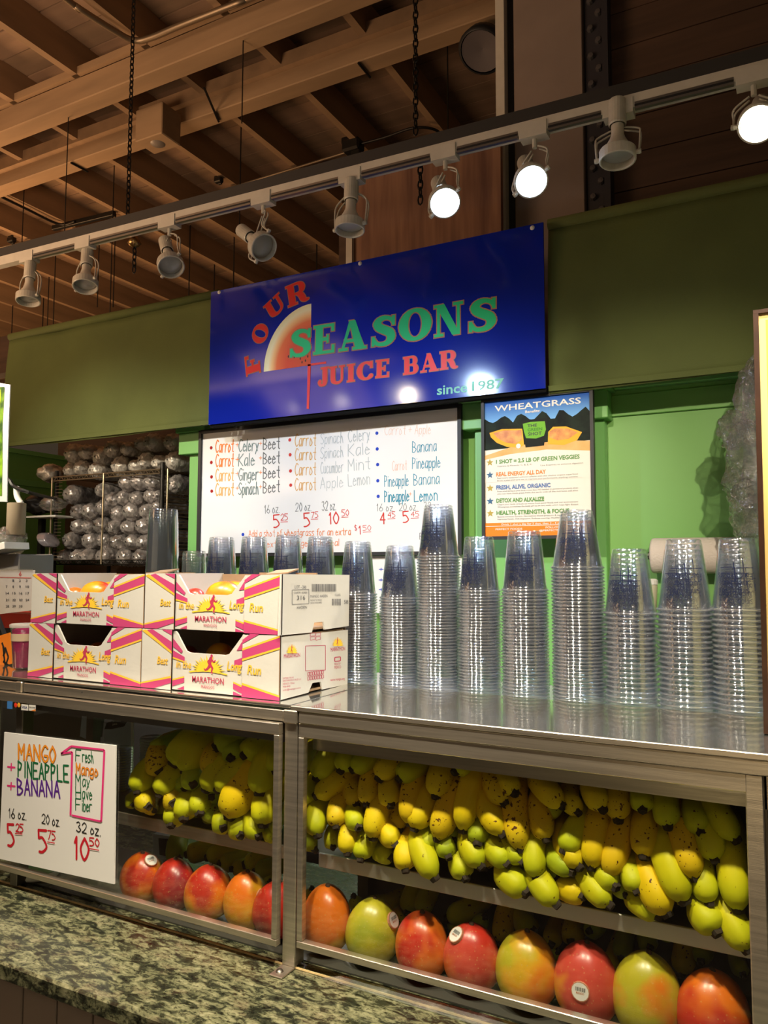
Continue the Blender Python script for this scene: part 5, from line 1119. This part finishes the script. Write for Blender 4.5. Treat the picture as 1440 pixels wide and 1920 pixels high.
LB = ((663,578,730,460,42,1),(640,640,650,600,22,1),(715,648,705,580,36,0),(745,668,735,620,26,2),(770,593,860,470,44,1),(835,632,860,590,38,2),(825,738,885,640,40,1),(887,708,930,595,44,1),(963,682,990,575,40,1),(990,568,1100,430,46,1),(1048,567,1200,440,46,1),(1020,602,1060,560,34,3),(1105,697,1230,470,60,0),(1075,752,1090,690,38,1),(1160,787,1170,700,42,1),(1245,792,1225,680,38,1),(1270,738,1315,560,50,1),(1330,802,1315,740,32,1),(1250,585,1310,400,50,1),
      (745,378,810,345,34,3),(772,482,775,380,44,2),(835,442,950,320,56,1),(890,482,985,340,50,1),(1010,482,1060,380,44,2),(1040,362,1150,300,44,3),(1112,412,1160,350,42,3),(1175,402,1270,340,44,1),(930,542,945,470,40,3),(890,560,900,500,34,3),(1330,480,1345,380,40,1),(1040,700,1020,640,34,3),(1340,770,1335,700,24,1))
srt = sorted(range(len(LB)), key=lambda k: (LB[k][1] > 500, LB[k][0]))
ci = {0: 0, 1: 0}
for k in srt:
    q = LB[k]; low = q[1] > 500; hi_ = 'lower' if low else 'shaded upper'
    Yt = (1.222 if not low else 1.212)+(.02 if q[4] < 36 else 0)
    banana(*q[:5], Yt, .075, q[5], '%s banana, %s from the left, %s half, left case shelf' % (BN[q[5]], ordn(ci[low]), hi_), 'bananas on the left shelf', c4b); ci[low] += 1; cnt += 1
# deeper layer of the heaps, filling behind the front bananas
rnd = random.Random(11); j = 0
for xx in range(14):
    for lv in range(2):
        px = 590+xx*62+rnd.uniform(-8, 8); py = shelf_line(px)-45-75*lv+rnd.uniform(-12, 12)
        if px > 1380: continue
        banana(px, py, px+rnd.uniform(-25, 30), py-55, 42, 1.268, .07, rnd.choice((0, 1, 2)), 'shaded banana behind the front ones, %s from the left, %s layer, right shelf' % (ordn(xx), ('lower', 'upper')[lv]), 'shaded bananas behind the front ones, right shelf', lambda x, y: (x, y)); j += 1
for xx in range(5):
    for lv in range(2):
        px = 300+xx*46; py = 1545+xx*7-60*lv
        banana(px, py, px+30, py-45, 40, 1.275, .07, 1, 'shaded banana behind the front ones, %s from the left, %s layer, left shelf' % (ordn(xx), ('lower', 'upper')[lv]), 'shaded bananas behind the front ones, left shelf', lambda x, y: (x, y))
# bananas lying behind the mangoes, on the case floor
c8 = lambda x, y: (540+x/1.6, 1620+y/1.6)
FB = ((c8,198,98,235,150,28,1),(c8,70,75,60,140,24,1),(c8,225,125,300,118,34,1),(c8,358,143,378,80,34,1),(c8,400,148,425,85,34,1),(c8,478,162,560,125,40,1),(c8,350,180,330,150,24,0),(c8,640,235,655,140,38,2),(c8,590,160,570,190,30,3),(c8,735,200,705,160,40,1),(c8,790,240,800,200,34,0),(c8,850,232,862,185,40,0),(c8,812,265,790,300,34,1),(c8,960,345,985,270,34,0),(c8,1180,330,1195,240,40,0),(c8,1000,280,1010,220,34,3),(c8,1085,250,1075,210,34,3),(c8,1240,290,1250,240,34,3),(c8,1365,330,1345,280,30,1),(c8,520,190,500,175,30,3),(c8,905,200,930,180,34,3),(c8,1140,215,1130,190,30,3))
for k, (cv, tx, ty, bx, by, w_, kd) in enumerate(FB):
    banana(tx, ty, bx, by, w_, 1.325, .06, kd, '%s banana behind the mangoes, %s from the left, right case' % (BN[kd], ordn(sorted(range(len(FB)), key=lambda z: FB[z][1]).index(k))), 'bananas behind the mangoes', cv)
LF = ((900,880,990,850,34,1),(1000,895,1110,850,34,1),(1060,925,1140,900,32,1),(1180,930,1280,890,34,1),(1120,950,1200,930,30,1),(1300,1010,1320,985,24,1),(860,900,855,820,36,3),(1230,960,1340,930,34,3))
for k, q in enumerate(LF):
    banana(*q[:5], 1.33, .06, q[5], '%s banana behind the mangoes, %s from the left, left case' % (BN[q[5]], ordn(k)), 'bananas behind the left mangoes', c4b)
# ================================================================ WIRE SHELF WITH CUP SLEEVES
YR = 3.02; ZT_ = aY(200, 896, YR).z; ZB = aY(200, 1058, YR).z; RX0, RX1 = aY(103, 1000, YR).x, aY(352, 1000, YR+.2).x
sh_ = thing('wire_shelf', 'black and chrome wire shelf rack loaded with wrapped cup sleeves', 'shelf', ((RX0+RX1)/2, YR+.2, ZB))
chrome = mat('tan_wire', (.45, .36, .25), .35, .8)
for z in (ZT_, ZB):
    for yy in (YR-.02, YR+.36):
        for dz in (0, .022): ob('shelf_rail', MB().tube([(RX0, yy, z+dz), (RX1, yy, z+dz)], .0035, 6), blackmetal if z == ZB else chrome, sh_)
    zig = MB(); n_ = 40
    zig.tube([(RX0+(RX1-RX0)*k/n_, YR-.02, z+(.022 if k % 2 else 0)) for k in range(n_+1)], .0025, 4); ob('truss_wire', zig, blackmetal if z == ZB else chrome, sh_)
    cw = MB()
    for k in range(38): x = RX0+(RX1-RX0)*k/37; cw.tube([(x, YR-.02, z+.024), (x, YR+.40, z+.024)], .002, 4)
    ob('cross_wires', cw, chrome, sh_, kind='stuff')
for x in (RX0, aY(201, 950, YR).x, aY(321, 950, YR).x):
    ob('upright', MB().tube([(x, YR-.03, ZB), (x, YR-.03, ZT_+.02)], .005, 8), chrome, sh_)
for x in (RX0, RX1):
    for yy in (YR, YR+.4): ob('post', MB().tube([(x, yy, .0), (x, yy, ZT_+.06)], .012, 10), blackmetal, sh_)
sg = MB()
for k in range(24):
    z = ZB+.03+k*(ZT_-ZB-.04)/23; sg.tube([(RX1-.0, YR-.01, z), (RX1+.0, YR+.40, z)], .003, 4); sg.tube([(RX0+.005, YR-.01, z), (RX0+.06, YR-.01, z)], .002, 4)
ob('side_grid_wires', sg, chrome, sh_, kind='stuff')
sg = MB()
for k in range(16): z = ZB+.03+k*(ZT_-ZB-.04)/15; sg.tube([(RX1-.14, YR+.38, z), (RX1, YR+.38, z)], .003, 4)
ob('rear_grid_wires', sg, chrome, sh_, kind='stuff')
s4 = lambda x, y: (x/3.273, 540+y/3.273)
sleeve_m = mat('sleeve_plastic', (.62, .58, .57), .16, .55, .9, noise=.65, nscale=22, bump=1, bscale=34)
sleeve_m2 = mat('sleeve_plastic_pale', (.70, .66, .60), .2, .3, .8, noise=.45, nscale=20, bump=1, bscale=36)
SM = [mesh('cup_sleeve', MB(), sleeve_m)]
def sleeve_mesh(seed, pale):
    rnd = random.Random(seed); prof = []; N_ = 34; Ln = .30
    prof += [(.004, -.034+rnd.uniform(-.006, .004)), (.013, -.026), (.024, -.030), (.028, -.018), (.036, -.010), (.040, .002), (.0425, .012)]
    for k in range(N_): z = .018+Ln*k/N_; prof.append((.043+(.0022 if k % 2 else -.0008)-.006*k/N_, z))
    prof += [(.03, Ln+.03), (.0, Ln+.035)]
    ph = [rnd.uniform(0, 6) for _ in range(6)]; am = .10 if pale else .075
    def wob(i, k): f = max(0, 1-i/9); return 1+f*(am*2.2*math.sin(k*1.9+ph[0]+i*1.3)+am*1.6*math.sin(k*3.1+ph[1]-i))+.035*math.sin(k*1.05+ph[2]+i*.2)+.02*math.sin(i*.9+k*.7+ph[3])
    me = mesh('cup_sleeve', MB().lathe(prof, 22, (0, 0, 0), (0, 1, 0), wob), sleeve_m2 if pale else sleeve_m, smooth=True); me.shade_smooth(); return me
SMs = [sleeve_mesh(k, False) for k in range(5)]+[sleeve_mesh(k+10, True) for k in range(4)]
SL = [('on the wire shelf top, upper row', [(435,1015,55),(510,1005,45),(600,1035,52),(680,985,50),(762,985,42),(842,950,42),(925,945,50),(1030,940,52)], 1),
 ('on the wire shelf top, lower row', [(405,1115,45),(490,1105,45),(585,1120,50),(720,1090,58),(820,1092,42),(885,1060,50),(970,1070,45),(1060,1058,55)], 1),
 ('inside the wire shelf, first row', [(430,1265,55),(612,1240,45),(770,1195,50),(845,1190,48),(915,1190,48),(1045,1200,55)], 0),
 ('inside the wire shelf, second row', [(665,1300,50),(740,1285,48),(825,1290,45),(900,1275,45),(965,1275,35)], 0),
 ('inside the wire shelf, third row', [(450,1370,48),(532,1370,50),(620,1345,45),(702,1385,48),(792,1370,55),(880,1370,48),(950,1340,36)], 0),
 ('inside the wire shelf, fourth row', [(450,1462,45),(522,1462,45),(600,1455,48),(690,1470,45),(770,1468,45),(862,1460,50),(930,1430,40)], 0),
 ('inside the wire shelf, fifth row', [(410,1550,52),(520,1550,52),(610,1548,45),(700,1558,48),(800,1558,45),(872,1560,42),(935,1530,40)], 0),
 ('inside the wire shelf, bottom row', [(372,1650,45),(450,1650,46),(525,1650,46),(618,1648,52),(738,1650,55),(848,1650,50),(925,1640,45)], 0)]
for nmz, lst, pale in SL:
    for j, (x, y, r) in enumerate(lst):
        p = aY(*s4(x, y), YR+.03); rr = r/3.273*dist(p)/FPX; s_ = rr/.043*1.10
        o = bpy.data.objects.new('cup_sleeve', SMs[(5+(j*3) % 4) if pale else (j*3+len(nmz)) % 5]); COL.objects.link(o)
        o.location = p+Vector((0, random.uniform(0, .03), 0)); o.scale = (s_, 1, s_); o.rotation_euler = (random.uniform(-.04, .04), random.uniform(0, 6), random.uniform(-.28, .02))
        o['category'] = 'cup sleeve'; o['group'] = 'plastic wrapped cup sleeves on the rack'
        o['label'] = 'clear bag of nested cups %s, %s from the left' % (nmz, NTH[j])
# ================================================================ LEFT CLUTTER
def fl(px, py, Y): return aY(px, py, Y)
# lower shelf board with lids and bags at the left of the rack
c = fl(80, 968, 3.0)
ls = thing('side_shelf', 'narrow white shelf at the left of the wire rack', 'shelf', c)
ob('board', MB().box((fl(48, 968, 2.95).x, 2.95, c.z-.01), (fl(104, 968, 2.95).x, 3.10, c.z)), paper, ls)
ob('post', MB().box((fl(52, 968, 2.97).x, 3.04, 0), (fl(52, 968, 2.97).x+.03, 3.07, c.z-.01)), blackmetal, ls)
def lump(name, c, rx, ry, rz, m_, label, cat, seed, rough=.18, nu=26, nv=18):
    rnd = random.Random(seed); ph = [rnd.uniform(0, 6) for _ in range(8)]; P = []
    for j in range(nv+1):
        a = PI*j/nv
        for k in range(nu):
            th = 2*PI*k/nu; w_ = 1+rough*(math.sin(3*th+ph[0]+4*a)+.7*math.sin(7*th+ph[1]-5*a)+.6*math.sin(9*a+ph[2]+2*th))*.5+rnd.uniform(-.3, .3)*rough
            P.append((c[0]+rx*w_*math.sin(a)*math.cos(th), c[1]+ry*w_*math.sin(a)*math.sin(th), c[2]+rz*math.cos(a)*(w_*.5+.5)))
    F = [(j*nu+k, j*nu+(k+1) % nu, (j+1)*nu+(k+1) % nu, (j+1)*nu+k) for j in range(nv) for k in range(nu)]
    return ob(name, MB().add(P, F), m_, smooth=True, label=label, cat=cat)
blk_bag = mat('black_bag_film', (.015, .015, .016), .25, bump=.6, bscale=30)
lump('black_bag', fl(70, 946, 3.05), .075, .08, .06, blk_bag, 'black plastic bag on the narrow shelf left of the rack', 'bag', 1)
lump('clear_bag', fl(100, 945, 3.0), .075, .07, .04, bagm, 'clear bag with dark contents beside the black bag', 'bag', 2)
lump('clear_bag', fl(97, 888, 3.1), .07, .08, .055, sleeve_m2, 'pale plastic bag at the left end of the rack top', 'bag', 3)
lump('clear_bag', fl(18, 1015, 1.95), .075, .05, .055, bagm2, 'crumpled clear plastic bag above the wall calendar', 'bag', 4)
c = fl(31, 958, 1.95)
t = thing('paper_towel_roll', 'upright beige paper towel roll at the far left under the leaf poster', 'paper towel', c)
ob('roll', MB().lathe([(.015, .03), (.032, .03), (.034, .028), (.034, -.09), (.03, -.092)], 24, c), mat('beige_paper', (.42, .34, .24), .85), t, smooth=True)
c = fl(34, 905, 2.1)
t = thing('white_tube', 'short curved white tube hanging from a black strap at the far left', 'tube', c)
ob('tube', MB().tube(cr([fl(31, 912, 2.1), fl(32, 930, 2.1), fl(40, 945, 2.1)], 5), .012, 10), paper, t, smooth=True); ob('strap', MB().tube(cr([fl(-30, 885, 2.1), fl(14, 898, 2.1), fl(26, 912, 2.1), fl(60, 925, 2.1), fl(104, 935, 3.0)], 5), .008, 6), black, t)
lidm = clear('lid_plastic', (.8, .8, .85), .2, .8, .15, milk=.35, mcol=(.45, .43, .5))
c = fl(88, 1030, 2.95)
t = thing('lid_stack', 'tilted stack of clear cup lids in a small white basket beside the rack', 'lids', c)
for k in range(12): ob('lid', MB().lathe([(.05, 0), (.05, .006), (.03, .010), (0, .010)], 18, c+D((-.02+k*.0045, 0, .05)), (.8, 0, .6)), lidm, t, smooth=True)
c = fl(82, 1050, 2.90)
t = thing('wire_basket', 'small white wire basket below the clear lids', 'basket', c)
for dz in (0, .03): ob('rim', MB().tube([c+D((-.065, 0, dz)), c+D((.065, 0, dz))], .002, 5), paper, t)
for k in range(12): ob('bar', MB().tube([c+D((-.06+k*.011, 0, 0)), c+D((-.06+k*.011, 0, .03))], .0016, 4), paper, t)
ob('shelf_plate', MB().box(c+D((-.07, 0, -.004)), c+D((.3, .15, 0))), blackmetal, t)
# equipment block under it all, mostly hidden
t = thing('back_counter', 'dark steel back counter in the aisle behind the display case', 'counter', (-2.2, 2.35, 0))
ob('cabinet', MB().box((-3.6, 2.28, 0), (-.2, 2.80, H-.45)), mat('dark_cabinet', (.03, .028, .025), .5), t); ob('worktop', MB().box((-3.62, 2.26, H-.45), (-.18, 2.82, H-.42)), steel_dark, t)
c = fl(22, 1045, 1.85)
t = thing('small_appliance', 'grey printer-like box with white papers behind the calendar', 'appliance', c)
ob('body', MB().box(c+D((-.2, 0, -.06)), c+D((.04, .15, .012))), mat('appliance_grey', (.22, .20, .18), .5), t, bevel=.004)
ob('papers', MB().obox(c+D((-.05, -.01, .03)), (.09, 0, .012), (0, .05, 0), (-.002, 0, .012)), paper, t)
# calendar
YL = 1.42
cq = [fl(-40, 1068, YL), fl(65, 1069, YL), fl(63, 1144, YL), fl(-40, 1156, YL)]
t = thing('wall_calendar', 'white monthly calendar page with red heading, left of the mango boxes', 'calendar', cq[2])
ob('page', MB().prism(cq, (0, .002, 0)), mat('calendar_paper', (.60, .54, .48), .6), t)
kc = lambda x, y: (x/3.2, 700+y/3.2)
hand('lettering', '6', 116, 1214, 130, 1214, 24, K['rd'], .16, kc, t, val=YL, sc=3.2)
days = [(1250, ['', '1', '2', '3']), (1286, ['7', '8', '9', '10']), (1326, ['14', '15', '16', '17']), (1366, ['21', '22', '23', '24']), (1404, ['28', '29', '30', ''])]
for y, r_ in days:
    for k, s_ in enumerate(r_):
        if s_: fr, wr = frame(*kc(36+k*40, y), *kc(36+k*40+(20 if len(s_) > 1 else 10), y), 14/3.2, 'Y', YL, .001); ob('lettering', btext(s_, fr, wr, bold=.02), gk, t)
ln = MB(); pxpoly(ln, [kc(0, 1222), kc(190, 1226), kc(190, 1229), kc(0, 1225)], 'Y', YL, .001); ob('rule', ln, K['rd'], t)
ln = MB()
for k in range(30): 
    q = fl(-2+k*2.2, 1069, YL); ln.tube([q+D((0, -.002, -.003)), q+D((0, -.002, .003))], .0008, 4)
ob('binding_wire', ln, steel, t)
t = thing('red_box', 'red cardboard box behind the pink cup at the left', 'box', fl(20, 1200, 1.46))
ob('body', MB().box((fl(-60, 1160, 1.45).x, 1.45, fl(20, 1178, 1.45).z), (fl(57, 1160, 1.45).x, 1.55, fl(20, 1150, 1.45).z)), mat('red_card', (.45, .03, .015), .5), t)
ob('stand', MB().box((fl(-60, 1160, 1.45).x, 1.46, T), (fl(40, 1160, 1.45).x, 1.55, fl(20, 1178, 1.45).z)), black, t)
q = [fl(-14, 1196, 1.30), fl(18, 1186, 1.30), fl(31, 1265, 1.30), fl(6, 1270, 1.30)]
t = thing('orange_card', 'orange card with black brush marks leaning at the far left', 'card', q[3])
ob('card', MB().prism(q, (0, .003, 0)), mat('orange_card', (.75, .20, .01), .5), t)
s = MB()
for a_ in ([(6, 1212), (8, 1232), (12, 1262)], [(6, 1240), (22, 1252)], [(10, 1214), (16, 1232), (10, 1250), (24, 1246)], [(4, 1205), (10, 1222), (6, 1230)]):
    for i in range(len(a_)-1):
        p, q2 = fl(*a_[i], 1.3), fl(*a_[i+1], 1.3); s.obox((p+q2)/2+D((0, -.0004, 0)), (q2-p)/2, (0, .0004, 0), ((q2-p).cross(D((0, 1, 0)))).normalized()*.0025)
ob('brush_marks', s, black, t)
a_ = fl(-6, 1150, 1.33); b_ = fl(34, 1262, 1.33)
ob('black_strap', MB().tube([a_, b_], .006, 6), black, label='black strap running down behind the orange card', cat='strap')
# pink cup
cb_ = aY(42, 1268, 1.27); zc = cb_.z-T; tpz = aY(42, 1168, 1.27).z
t = thing('deli_cup', 'clear lidded cup of bright pink contents with a cream band, left of the boxes', 'cup', (cb_.x, 1.27, T))
hC = tpz-T; C0 = D((cb_.x, 1.27, T))
ob('wall', MB().lathe([(0, .002), (.021, .002), (.023, .006), (.030, hC-.012), (.031, hC-.008)], 28, C0), cupm2, t, smooth=True)
ob('lid', MB().lathe([(.033, hC-.010), (.033, hC-.003), (.029, hC-.001), (.0, hC-.002)], 28, C0), clear('lid_white', (.9, .9, .9), .1, .6, .1, milk=.45, mcol=(.7, .66, .62)), t, smooth=True)
ob('contents', MB().lathe([(0, .004), (.020, .005), (.026, hC*.6), (.027, hC*.86), (.012, hC*.9), (0, hC*.88)], 28, C0, wob=lambda i, k: 1+.03*math.sin(k*2.1+i)), mat('pink_fruit', (.55, .02, .16), .3, noise=.35, nscale=60), t, smooth=True)
ob('band', MB().lathe([(.0282, hC*.62), (.0293, hC*.78)], 28, C0), mat('cream_band', (.55, .42, .30), .6), t, smooth=True)
# leaf poster hanging at the far left
YQ = 1.75
q = [fl(-60, 708, YQ), fl(19, 721, YQ), fl(16, 800, YQ), fl(14, 870, YQ), fl(13, 941, YQ), fl(-60, 938, YQ)]
t = thing('leaf_poster', 'hanging green leaf poster with a white border at the far left edge', 'poster', q[4])
ob('sheet', MB().prism(q, (0, .003, 0)), paper, t)
q = [fl(-60, 722, YQ), fl(9, 726, YQ), fl(5, 800, YQ), fl(5, 868, YQ), fl(4, 930, YQ), fl(-60, 928, YQ)]
ob('leaf_print', MB().poly([p+D((0, -.001, 0)) for p in q]), mat('leaf_print', (.30, .55, .03), .4, col2=(.03, .09, .02), nscale=22), t)
for k in range(4):
    p = fl(0-k*3, 745+k*48, YQ)+D((0, -.0016, 0)); ob('leaf_print', MB().poly([p+D((.012*math.cos(a)*(1 if k % 2 else .6), 0, .03*math.sin(a))) for a in [x_*PI/6 for x_ in range(12)]]), ink('leaf_bright', (.45, .65, .04)), t)
# dim machinery beyond the valance end
ob('dark_beam_end', MB().box((fl(-80, 700, 3.2).x, 3.2, fl(0, 700, 3.2).z), (fl(18, 700, 3.2).x, 3.3, fl(0, 632, 3.2).z)), wood_dark, label='dark brown beam end beside the left end of the valance', cat='beam')
# ================================================================ BEHIND THE LEFT GLASS
Yb_ = 1.50
def card(pts, Y, m_, name, label, cat, th=.003):
    q = [fl(*p, Y) for p in pts]; t = thing(name, label, cat, q[-1]); ob('sheet', MB().prism(q, (0, th, 0)), m_, t); return t, q
z4 = lambda x, y: (x/2.571, 1260+y/2.571)
pb_ = mat('pale_blue_card', (.42, .48, .58), .5)
t, q = card([z4(500, 245), z4(640, 232), z4(632, 478), z4(498, 470)], 1.43, pb_, 'leaflet', 'pale blue leaflet with dark heading standing inside the left case', 'leaflet')
ob('heading_print', MB().poly([fl(*z4(*p), 1.43)+D((0, -.001, 0)) for p in ((505, 275), (515, 245), (585, 225), (620, 230), (600, 262), (540, 275))]), black, t)
for s_, y in (('no mixed', 240), ('juice', 256)):
    fr, wr = frame(*z4(545, y), *z4(585 if y < 250 else 568, y-3), 4, 'Y', 1.43, .002); ob('lettering', btext(s_, fr, wr), paper, t)
card([z4(630, 232), z4(642, 231), z4(640, 475), z4(632, 478)], 1.425, paper, 'leaflet', 'thin white sheet edge right of the pale blue leaflet', 'leaflet')
t, q = card([z4(90, 225), z4(365, 165), z4(435, 205), z4(420, 330), z4(90, 290)], 1.46, mat('dull_steel_bin', (.16, .15, .13), .35, .6), 'steel_bin', 'dull steel bin seen through the top of the left glass', 'bin', .05)
ob('paper_corner', MB().prism([fl(*z4(*p), 1.455) for p in ((395, 210), (435, 207), (418, 325), (385, 310))], (0, .003, 0)), pb_, t)
t, q = card([z4(735, 780), z4(835, 795), z4(835, 905), z4(740, 880)], 1.40, pb_, 'carton', 'pale blue carton with a dark label behind the left mangoes', 'carton', .03)
ob('label_print', MB().poly([fl(*z4(*p), 1.40)+D((0, -.001, 0)) for p in ((765, 800), (830, 806), (830, 895), (770, 880))]), ink('dark_label', (.03, .04, .06)), t)
cL = fl(296, 1375, 1.415); zb_ = fl(296, 1440, 1.415).z
me = mesh('container_lid', MB().lathe([(.0, .004), (.028, .004), (.031, .002), (.031, -.001)], 20), clear('lid_cloudy', (.8, .8, .82), .25, .8, .15, milk=.25, mcol=(.5, .5, .5)), smooth=True)
t = thing('container_stack', 'stack of clear round containers behind the glass above the left bananas', 'containers', (cL.x, 1.40, zs_t))
n_ = int((cL.z-zs_t)/.006)
for k in range(n_): o = ob('container', me, None, t); o.matrix_parent_inverse = Matrix.Identity(4); o.location = (0, 0, .001+k*.006)
# clear containers behind the sign edge
t = thing('container_stack', 'stack of clear cups behind the lower left glass beside the price sign', 'containers', (fl(222, 1500, 1.36).x, 1.36, zs_t+.0))
n_ = 16
for k in range(n_): o = ob('container', me, None, t); o.matrix_parent_inverse = Matrix.Identity(4); o.location = (0, 0, .001+k*.006)
# green and white dish under the rail at the far left
c = aZ(38, 1655, GZ+.002)
t = thing('green_lid', 'green and white round lid lying under the case rail at far left', 'lid', (c.x, 1.235, GZ+.003))
ob('rim', MB().lathe([(0, .0), (.045, 0), (.048, .005), (.045, .012)], 24, (c.x, 1.235, GZ+.004)), paper, t, smooth=True); ob('top', MB().lathe([(.044, .012), (.04, .016), (0, .017)], 24, (c.x, 1.235, GZ+.004)), mat('green_plastic', (.04, .22, .03), .5), t, smooth=True)
# white containers glimpsed over the right bananas
for k, (px, py, r) in enumerate(((800, 1440, .045), (648, 1410, .03), (868, 1446, .05))):
    c = fl(px, py, 1.40); t = thing('clear_container', 'clear plastic container behind the bananas, %s from the left' % NTH[(1, 0, 2)[k]], 'container', c)
    ob('rim', MB().lathe([(r, 0), (r+.003, .003), (r, .006), (r-.006, .0)], 24, c, (0, -.4, 1)), mat('frosty_plastic', (.55, .6, .68), .25), t, smooth=True)
# ================================================================ RIGHT EDGE
YG = 1.30
a0, a1 = fl(1412, 584, YG), fl(1431, 1336, YG)
t = thing('framed_picture', 'tall dark framed yellow and orange picture standing on the case at right', 'picture', (a1.x+.2, YG, T))
wv = .62; U_ = D((1, 0, 0)); n0 = D((0, -1, 0)); a1.z = T+.002
V_ = (a0-a1); 
def pq(u0, u1, v0, v1, y): return [a1+V_*v+U_*u+D((0, y, 0)) for u, v in ((u0, v0), (u1, v0), (u1, v1), (u0, v1))]
ob('backing', MB().prism(pq(.004, wv, .005, .995, 0), (0, .012, 0)), mat('picture_cream', (.86, .62, .22), .5), t)
ob('orange_field', MB().prism(pq(.017, wv-.02, .03, .975, -.0006), (0, .0006, 0)), mat('picture_orange', (.90, .42, .05), .5), t)
fm = mat('dark_wood_frame', (.045, .018, .01), .3, noise=.3, nscale=30)
for a_ in ((0, .0075, 0, 1), (wv-.008, wv, 0, 1)): ob('frame_rail', MB().prism(pq(*a_, -.006), (0, .02, 0)), fm, t)
for a_ in ((.0, wv, .991, 1), (.0, wv, 0, .009)): ob('frame_rail', MB().prism(pq(*a_, -.0062), (0, .02, 0)), fm, t)
# bundle of crinkled plastic sleeves hanging by the picture
t = thing('plastic_bag_bundle', 'hanging bundle of crinkled clear plastic sleeves beside the picture frame', 'plastic bags', fl(1395, 720, 2.6))
rnd = random.Random(4)
for k, (px, py, rx, rz, nm2) in enumerate(((1410, 760, .05, .13, 'bag'), (1404, 870, .07, .14, 'bag'), (1376, 806, .045, .065, 'bag'), (1400, 955, .05, .10, 'bag'), (1420, 1000, .04, .14, 'bag'), (1432, 820, .06, .28, 'bag'))):
    c = fl(px, py, 2.62); nu, nv = 26, 22; P = []
    ph = [rnd.uniform(0, 6) for _ in range(4)]
    for j in range(nv+1):
        a = PI*j/nv
        for q_ in range(nu):
            th = 2*PI*q_/nu; w_ = 1+.16*math.sin(3*th+ph[0]+5*a)+.12*math.sin(8*a+ph[1]+th)+.08*math.sin(5*th-9*a+ph[2])+rnd.uniform(-.09, .09)
            P.append((c.x+rx*w_*math.sin(a)*math.cos(th), c.y+rx*.7*w_*math.sin(a)*math.sin(th), c.z+rz*math.cos(a)))
    ob('bag', MB().add(P, [(j*nu+q_, j*nu+(q_+1) % nu, (j+1)*nu+(q_+1) % nu, (j+1)*nu+q_) for j in range(nv) for q_ in range(nu)]), bagm2, t, smooth=False)
hook = fl(1415, 700, 2.62); ob('hook', MB().tube([hook+D((0, 0, -.1)), hook+D((0, 0, .04)), hook+D((0, .3, .04))], .004, 6), blackmetal, t)
print('bananas', cnt)
